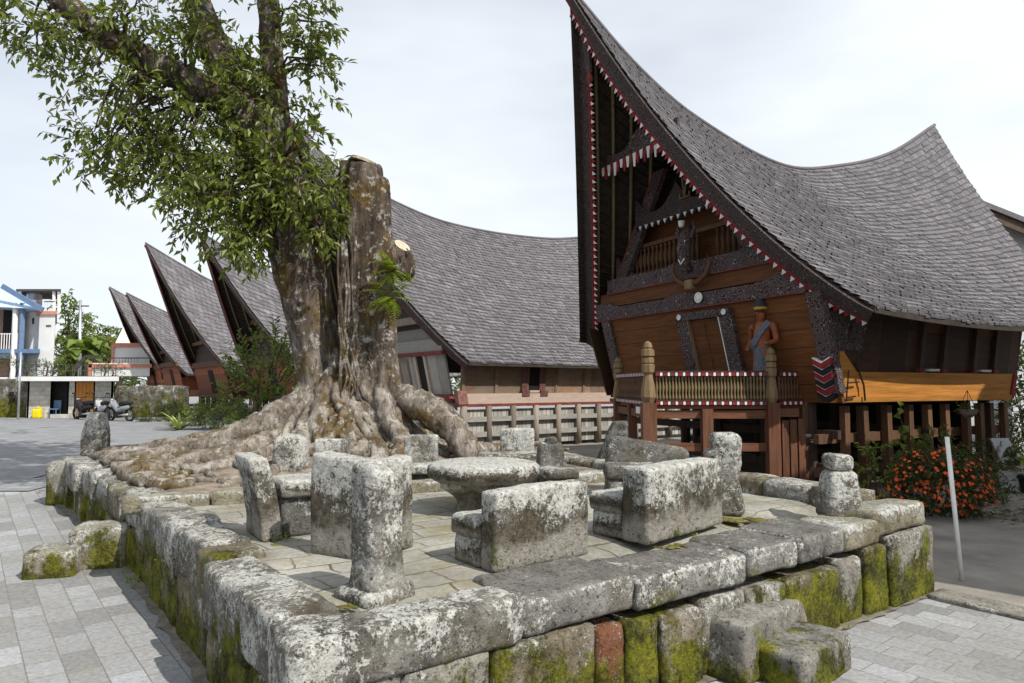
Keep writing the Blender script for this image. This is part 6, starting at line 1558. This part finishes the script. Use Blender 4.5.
for k, (px, yt, y, lab) in enumerate(((84, 338, 53, 'banana plant nearest the outside stair'), (98, 336, 53.5, 'banana plant left of the pink wall'), (72, 344, 52.5, 'banana plant beside the white tower'))):
    rnd = random.Random(k); b0 = at_y(px, 376, y); tp = at_y(px, yt, y); t = thing('banana_plant', lab, 'banana plant', Vector((b0.x, y, GZ)), 'banana plants'); m = MB(); c_ = Vector((b0.x, y, tp.z - 1.2)); m.tube([Vector((b0.x, y, GZ)), c_], [.2, .12], 8); m.build('stem', LEAF, t)
    m = MB()
    for q in range(9):
        d = (rdir(rnd) + EZ * .7).normalized(); p = c_.copy()
        for r_ in range(7):
            d2 = (d - EZ * .22 * r_).normalized(); sd = d2.cross(EZ); sd = sd.normalized() if sd.length > .05 else EX; w1 = .38 * math.sin(math.pi * (r_ + .5) / 8); w2 = .38 * math.sin(math.pi * (r_ + 1.5) / 8); p2 = p + d2 * .34
            m.quad(p - sd * w1, p, p2, p2 - sd * w2, 0, rnd.uniform(.3, .9)); m.quad(p, p + sd * w1, p2 + sd * w2, p2, 0, rnd.uniform(.3, .9)); p = p2
    m.build('leaves', LEAFY2, t)
# far ridge of trees that closes the horizon
rnd = random.Random(9); f = MB()
for k in range(520):
    x = rnd.uniform(-150, 190); y = rnd.uniform(95, 130); h_ = 2.5 + 3.0 * (.5 + .5 * mnoise.noise(Vector((x * .05, 0, 3))))
    twig(f, None, Vector((x, y, rnd.uniform(.5, h_))), rdir(rnd), rnd, 6, 2.2, 1.7, .2, .4)
o_ = f.build('distant_woods', LEAFD); o_['kind'] = 'stuff'; o_['label'] = 'distant line of dark trees beyond the village'; o_['category'] = 'trees'

# ------------------------------------------------------------------ motorbikes
def motorbike(px, py, d, yaw, label, cm):
    b0 = at_z(px, py, GZ); b0 = Vector(((px - 512) / FPX * d, d, GZ)); t = thing('motorbike', label, 'motorbike', b0, 'parked motorbikes'); f = Vector((math.cos(yaw), math.sin(yaw), 0)); s_ = Vector((-f.y, f.x, 0))
    def Q(a, z, o=0): return b0 + f * a + s_ * o + EZ * z
    for a in (-.62, .62):
        m = MB(); n = 18; ring = [Q(a + .26 * math.cos(6.283 * k / n), .29 + .26 * math.sin(6.283 * k / n)) for k in range(n + 1)]; m.tube(ring, .05, 7, cap=False); w_ = m.build('wheel', BLACKP, t, smooth=True)
        m = MB(); m.lathe(Q(a, .29) - s_ * .03, [(.05, 0), (.05, .06)], 10, ax=s_)
        for k in range(5): m.bar(Q(a, .29), Q(a + .24 * math.cos(6.283 * k / 5), .29 + .24 * math.sin(6.283 * k / 5)), .03, .03)
        m.build('rim', STEEL, w_)
    m = MB(); m.tube([Q(-.6, .62), Q(-.2, .55), Q(.1, .42), Q(.32, .62), Q(.5, .86)], [.10, .13, .12, .13, .08], 8); m.build('body', cm, t, smooth=True)
    m = MB(); m.tube([Q(-.75, .80), Q(-.4, .76), Q(0, .74)], [.06, .12, .10], 8); m.build('seat', BLACKP, t, smooth=True)
    m = MB(); m.tube([Q(.62, .29), Q(.5, .70), Q(.44, .98)], .035, 6); m.build('fork', STEEL, t)
    m = MB(); m.tube([Q(.36, 1.02, -.33), Q(.44, .98), Q(.36, 1.02, .33)], .018, 6); m.build('handlebar', BLACKP, t)
    m = MB(); m.ball(Q(.56, .88), .10, 0, 10, 7, (.7, .8, .9)); m.build('headlight', STEEL, t, smooth=True)
    m = MB(); m.tube([Q(.36, .62, .1), Q(.52, .86, .08), Q(.50, .86, -.08), Q(.36, .62, -.1)], .06, 6); m.build('fairing', cm, t, smooth=True)
    m = MB(); m.tube([Q(-.7, .30, .14), Q(-.1, .26, .13)], [.055, .035], 7); m.build('exhaust', STEEL, t, smooth=True)
    m = MB(); m.lathe(Q(.1, .28) - s_ * .12, [(.14, 0), (.14, .24)], 9, ax=s_); m.build('engine', IRON, t)
    for o_ in (-1, 1): m = MB(); m.tube([Q(.40, 1.02, .22 * o_), Q(.38, 1.16, .27 * o_)], .01, 4); m.obox(Q(.38, 1.18, .29 * o_), s_ * .06, f * .01, EZ * .035); m.build('mirror', BLACKP, t)
    m = MB(); m.bar(Q(-.55, .5), Q(-.8, .62), .12, .03); m.build('mudguard', BLACKP, t)
motorbike(86, 421, 30.6, 2.6, 'dark motorbike parked nearest the orange door', BLACKP)
motorbike(104, 421, 30.0, 2.4, 'white and grey motorbike in the middle of the parked row', simple('white_fairing', (.38, .38, .40), rough=.35, var=.05))
motorbike(122, 422, 29.4, 2.7, 'silver and black motorbike at the right end of the parked row', simple('silver_fairing', (.22, .23, .25), rough=.3, var=.05))

# ------------------------------------------------------------------ plants
def agave(c, n, L_, label, mat, seed, name='agave'):
    rnd = random.Random(seed); t = thing(name, label, 'plant', c); m = MB()
    for k in range(n):
        a = rnd.uniform(0, 6.283); d = Vector((math.cos(a), math.sin(a), rnd.uniform(.4, 1.8))).normalized(); p = Vector(c); sd = Vector((-math.sin(a), math.cos(a), 0)); w1 = L_ * .07
        for r_ in range(5):
            d2 = (d - EZ * .16 * r_).normalized(); p2 = p + d2 * L_ / 5; w2 = L_ * .075 * (1 - (r_ + 1) / 5) ** .7; m.quad(p - sd * w1, p + sd * w1, p2 + sd * w2, p2 - sd * w2, 0, rnd.uniform(.4, 1)); p = p2; w1 = w2
    m.build('leaves', mat, t); return t
agave(Vector(((181 - 512) / FPX * 23.5, 23.5, GZ)), 44, .95, 'pale spiky agave before the far houses', leaf_mat('agave_leaves', (.2, .25, .06), (.4, .45, .14), tr=.2), 1)
for k, (px, y, rad, mat, lab) in enumerate(((200, 26, (.5, .5, .30), LEAF, 'low green shrub right of the agave'), (214, 24, (.5, .5, .38), LEAF, 'rounded leafy shrub left of the tall thin bush'), (228, 22.5, (.45, .45, .33), LEAFD, 'dark low shrub among the plants before the far houses'), (243, 20, (.4, .4, .28), LEAF, 'small bright shrub by the thin bush'), (160, 29, (.7, .5, .3), LEAFD, 'flat dark ground shrub at the left end of the plants'), (222, 30, (.8, .6, .5), LEAFY, 'yellow green shrub against the red brown far houses'), (175, 31, (.5, .5, .33), LEAFD, 'dark shrub just behind the agave'))):
    bush('shrub', Vector(((px - 512) / FPX * y, y, GZ)), rad, 80, .12, LEAFY2 if mat is LEAF else mat, lab, 'shrub', 'shrubs before the far houses', 20 + k)
pl_ = thing('bollard', 'short dark post among the shrubs left of the tree', 'post', Vector(((245 - 512) / FPX * 19, 19, GZ))); m = MB(); p = wloc(pl_); m.lathe(p, [(.13, 0), (.12, .9), (.10, .98), (.02, 1.0)], 10); m.build('post', IRON, pl_)
bush('tall_bush', Vector(((266 - 512) / FPX * 10.9, 10.9, .85)), (.52, .42, .86), 210, .12, LEAFY2, 'thin upright leafy bush growing left of the fig trunk', 'bush', None, 41, stems=7, droop=.1, twl=.3, base_t=.6, nl=6, up=.8)
# right-hand garden
fbc = Vector(((935 - 512) / FPX * 9.35, 9.35, 0)); t = bush('flower_bush', fbc, (.56, .46, .39), 360, .085, LEAFD, 'spreading bush covered in red orange flowers beside the white pole', 'flowering bush', None, 51, stems=9, droop=.25, twl=.22, base_t=.45, up=.3)
RFL = simple('red_petals', (.72, .10, .02), rough=.6, var=.25); m = MB(); rnd = random.Random(6)
for k in range(620):
    d = rdir(rnd)
    if d.z < -.7 or d.y > .5: continue
    kk = 1 + .35 * mnoise.noise(d * 2 + Vector((51, 0, 0))); p = fbc + Vector((d.x * .60 * kk, d.y * .50 * kk, .40 * (1 + d.z * kk * 1.03))) + rdir(rnd) * .07
    if p.z < .05: continue
    up2 = (d + Vector((0, -.6, .5)) + rdir(rnd) * .3).normalized(); e1 = up2.orthogonal().normalized(); e2 = up2.cross(e1)
    for q in range(5): a = 6.283 * q / 5; dd = e1 * math.cos(a) + e2 * math.sin(a); leaf(m, p, (dd + up2 * .25).normalized(), up2, rnd.uniform(.020, .030), .025, .5, fold=.05)
o_ = m.build('flowers', RFL, t); o_['kind'] = 'stuff'
TERR = simple('terracotta', (.30, .13, .07), var=.2); OCH = simple('ochre_pot', (.48, .27, .06), var=.2); PW = simple('white_pot', (.55, .56, .58), var=.1)
def pot(px, y, r_, h_, mat, label, z=0.0):
    c_ = Vector(((px - 512) / FPX * y, y, z)); m = MB(); m.lathe(c_, [(r_ * .7, 0), (r_ * .95, h_ * .8), (r_ * 1.05, h_ * .82), (r_ * 1.05, h_), (r_ * .9, h_), (r_ * .85, h_ * .9)], 16); return setp(m.build('plant_pot', mat, loc=c_), label, 'plant pot', 'plant pots by the house'), c_ + EZ * h_
o_, c_ = pot(873, 9.9, .13, .18, OCH, 'small ochre pot at the foot of the corner stilts'); bush('potted_plant', c_ - EZ * .03, (.17, .15, .36), 34, .09, LEAFY, 'tall yellowish plant growing from the ochre pot', 'potted plant', 'potted plants by the house', 61, twl=.2)
o_, c_ = pot(985, 12.0, .42, .34, TERR, 'wide terracotta planter under the ochre sill'); bush('potted_plant', c_ - EZ * .05, (.4, .3, .2), 60, .08, LEAFD, 'dark leafy plant spilling from the wide terracotta planter', 'potted plant', 'potted plants by the house', 62, twl=.2)
o_, c_ = pot(1006, 11.4, .20, .34, PW, 'white plastic pot at the right edge of the yard'); bush('potted_plant', c_ - EZ * .05, (.2, .2, .14), 22, .09, LEAFD, 'small dark plant in the white plastic pot', 'potted plant', 'potted plants by the house', 63, twl=.15)
o_, c_ = pot(1026, 11.2, .22, .3, BLACKP, 'black pot at the very right edge'); agave(c_ - EZ * .05, 14, .62, 'bright green strap leaved plant in the black pot', LEAFF, 7, 'potted_plant')
m = MB(); c_ = Vector(((1002 - 512) / FPX * 12.1, 12.1, .55)); m.obox(c_, EX * .16, EY * .02 , EZ * .26); m.v = [v + Vector(((v.z - c_.z) * -.25, (v.z - c_.z) * .3, 0)) for v in m.v]; setp(m.build('leaning_panel', PW, loc=c_ - EZ * .3), 'pale sheet panel leaning behind the white pot', 'panel')
bush('shrub', Vector(((975 - 512) / FPX * 10.2, 10.2, 0)), (.34, .3, .22), 60, .08, LEAFD, 'small grey green shrub right of the flower bush', 'shrub', None, 64, twl=.18)
bush('shrub', Vector((11.2, 14.6, 0)), (.9, .8, 1.2), 200, .14, LEAFD, 'tall dark shrub filling the gap behind the right end of the nearest house', 'shrub', None, 67, twl=.3)
bush('shrub', Vector((12.6, 16.2, 0)), (1.2, .9, 1.5), 220, .16, LEAFD, 'dark bush against the pale neighbour wall at the right edge', 'shrub', None, 68, twl=.35)
hb = thing('hanging_basket', 'small plant basket hanging from the ochre sill', 'hanging basket', Vector(((966 - 512) / FPX * 11.6, 11.6, 1.3))); p = wloc(hb); m = MB(); m.lathe(p - EZ * .1, [(.05, 0), (.12, .06), (.15, .14), (.13, .14)], 12); m.build('basket', W_GPOST, hb); m = MB()
for q in range(3): a = 2.1 * q; m.tube([p + Vector((math.cos(a) * .14, math.sin(a) * .14, .04)), p + EZ * .36], .006, 4)
m.build('cord', IRON, hb); m = MB(); rnd = random.Random(3)
for k in range(26): twig(m, None, p + Vector((rnd.gauss(0, .07), rnd.gauss(0, .07), .06)), rdir(rnd), rnd, 5, .14, .06, .5, .5)
m.build('foliage', LEAFD, hb)
vn = thing('climbing_plant', 'broad leaved climber hanging on the third corner stilt', 'plant', Vector(((899 - 512) / FPX * 10.9, 10.9, .9))); p = wloc(vn); m = MB(); rnd = random.Random(4); tw_ = MB()
pts = [p + Vector((rnd.uniform(-.05, .05), -.05, .5 - .14 * k)) for k in range(9)]; tw_.tube(pts, .012, 5); tw_.build('stem', W_DARK, vn)
for k in range(18): q = rnd.choice(pts); leaf(m, q, (rdir(rnd) + Vector((0, -.4, -.6))).normalized(), Vector((0, -1, .4)), .15, .11, rnd.uniform(.5, 1))
m.build('leaves', LEAF, vn)
bush('potted_plant', Vector(((930 - 512) / FPX * 10.9, 10.9, .55)), (.28, .18, .2), 40, .09, LEAF, 'leafy pot plant behind the flower bush on the lower rail', 'potted plant', 'potted plants by the house', 66, twl=.2)
# stacked boards and stones stored under the house
for k, (px, z_, lab) in enumerate(((816, .88, 'topmost pale board stored on the rail under the house'), (821, .80, 'lower pale board stored on the rail under the house'))):
    m = MB(); c_ = Vector(((px - 512) / FPX * 11.3, 11.3, z_)); m.rock(c_ - EX * .22, (EX + EY * .2).normalized(), EY, EZ, (.44, .2, .07), .02, .01, k, .05); setp(m.build('board', S_PALE, loc=c_), lab, 'board')
m = MB(); rnd = random.Random(8)
for k in range(420):
    w_ = abs(rnd.gauss(0, 1)); p = Vector((6.0 + rnd.uniform(0, 2.6), 9.2 + rnd.gauss(0, .45), .03 + rnd.uniform(0, .03))); d = Vector((rnd.uniform(-1, 1), rnd.uniform(-1, 1), .15)).normalized(); leaf(m, p, d, EZ, rnd.uniform(.06, .16), .03, rnd.random())
o_ = m.build('leaf_litter', simple('dry_litter', (.12, .12, .04), var=.5)); o_['kind'] = 'stuff'
# weeds in the joints and at the foot of the walls
WEED = LEAFF; k = 0
def weed(p, s_, label, seed):
    rnd = random.Random(seed); m = MB()
    for q in range(26): d = (rdir(rnd) + EZ * .6).normalized(); leaf(m, p + Vector((rnd.gauss(0, s_), rnd.gauss(0, s_ * .6), rnd.uniform(0, s_ * .6))), d, EZ, s_ * rnd.uniform(.4, .8), s_ * .3, rnd.uniform(.2, .9))
    return setp(m.build('weed', WEED, loc=p), label, 'weed', 'weeds in the stone joints')
weed(at_z(818, 627, 0), .08, 'bright green weed at the wall foot right of the step stones', 1); weed(at_z(137, 583, .03), .07, 'small weed at the foot of the left wall by the tall step stone', 2)
weed(at_z(284, 541, ZP), .05, 'weed beside the leftmost stone chair', 3); weed(at_z(694, 537, ZP), .035, 'tiny weed in front of the blocky chair', 4); weed(at_z(170, 562, .45), .04, 'weed sprouting from a joint of the left wall', 5)
weed(at_z(425, 489, ZP), .06, 'weed under the chair against the tree roots', 6); weed(at_y(540, 473, 7.4), .06, 'weed behind the round table', 7)
# cushions of moss on the paving
for q, (px, py, z_, r_, lab) in enumerate(((562, 552, ZP, .11, 'moss cushion at the foot of the long chair'), (672, 546, ZP, .08, 'moss cushion in front of the blocky chair'), (742, 520, ZP, .16, 'moss patch at the foot of the carved head pillar'), (345, 606, ZP + .03, .045, 'round moss cushion beside the short pillar'), (640, 540, ZP, .06, 'moss cushion at the left corner of the blocky chair'), (265, 545, ZP, .09, 'moss patch at the foot of the leftmost chair'))):
    p = at_z(px, py, z_); m = MB(); rnd = random.Random(q)
    for k in range(22): m.ball(p + Vector((rnd.gauss(0, r_ * .6), rnd.gauss(0, r_ * .3), -.004)), r_ * rnd.uniform(.12, .32), 0, 9, 6, (1.3, 1, .26), wob=.5, seed=k)
    setp(m.build('moss_cushion', MOSS, loc=p, smooth=True), lab, 'moss', 'moss on the paving')
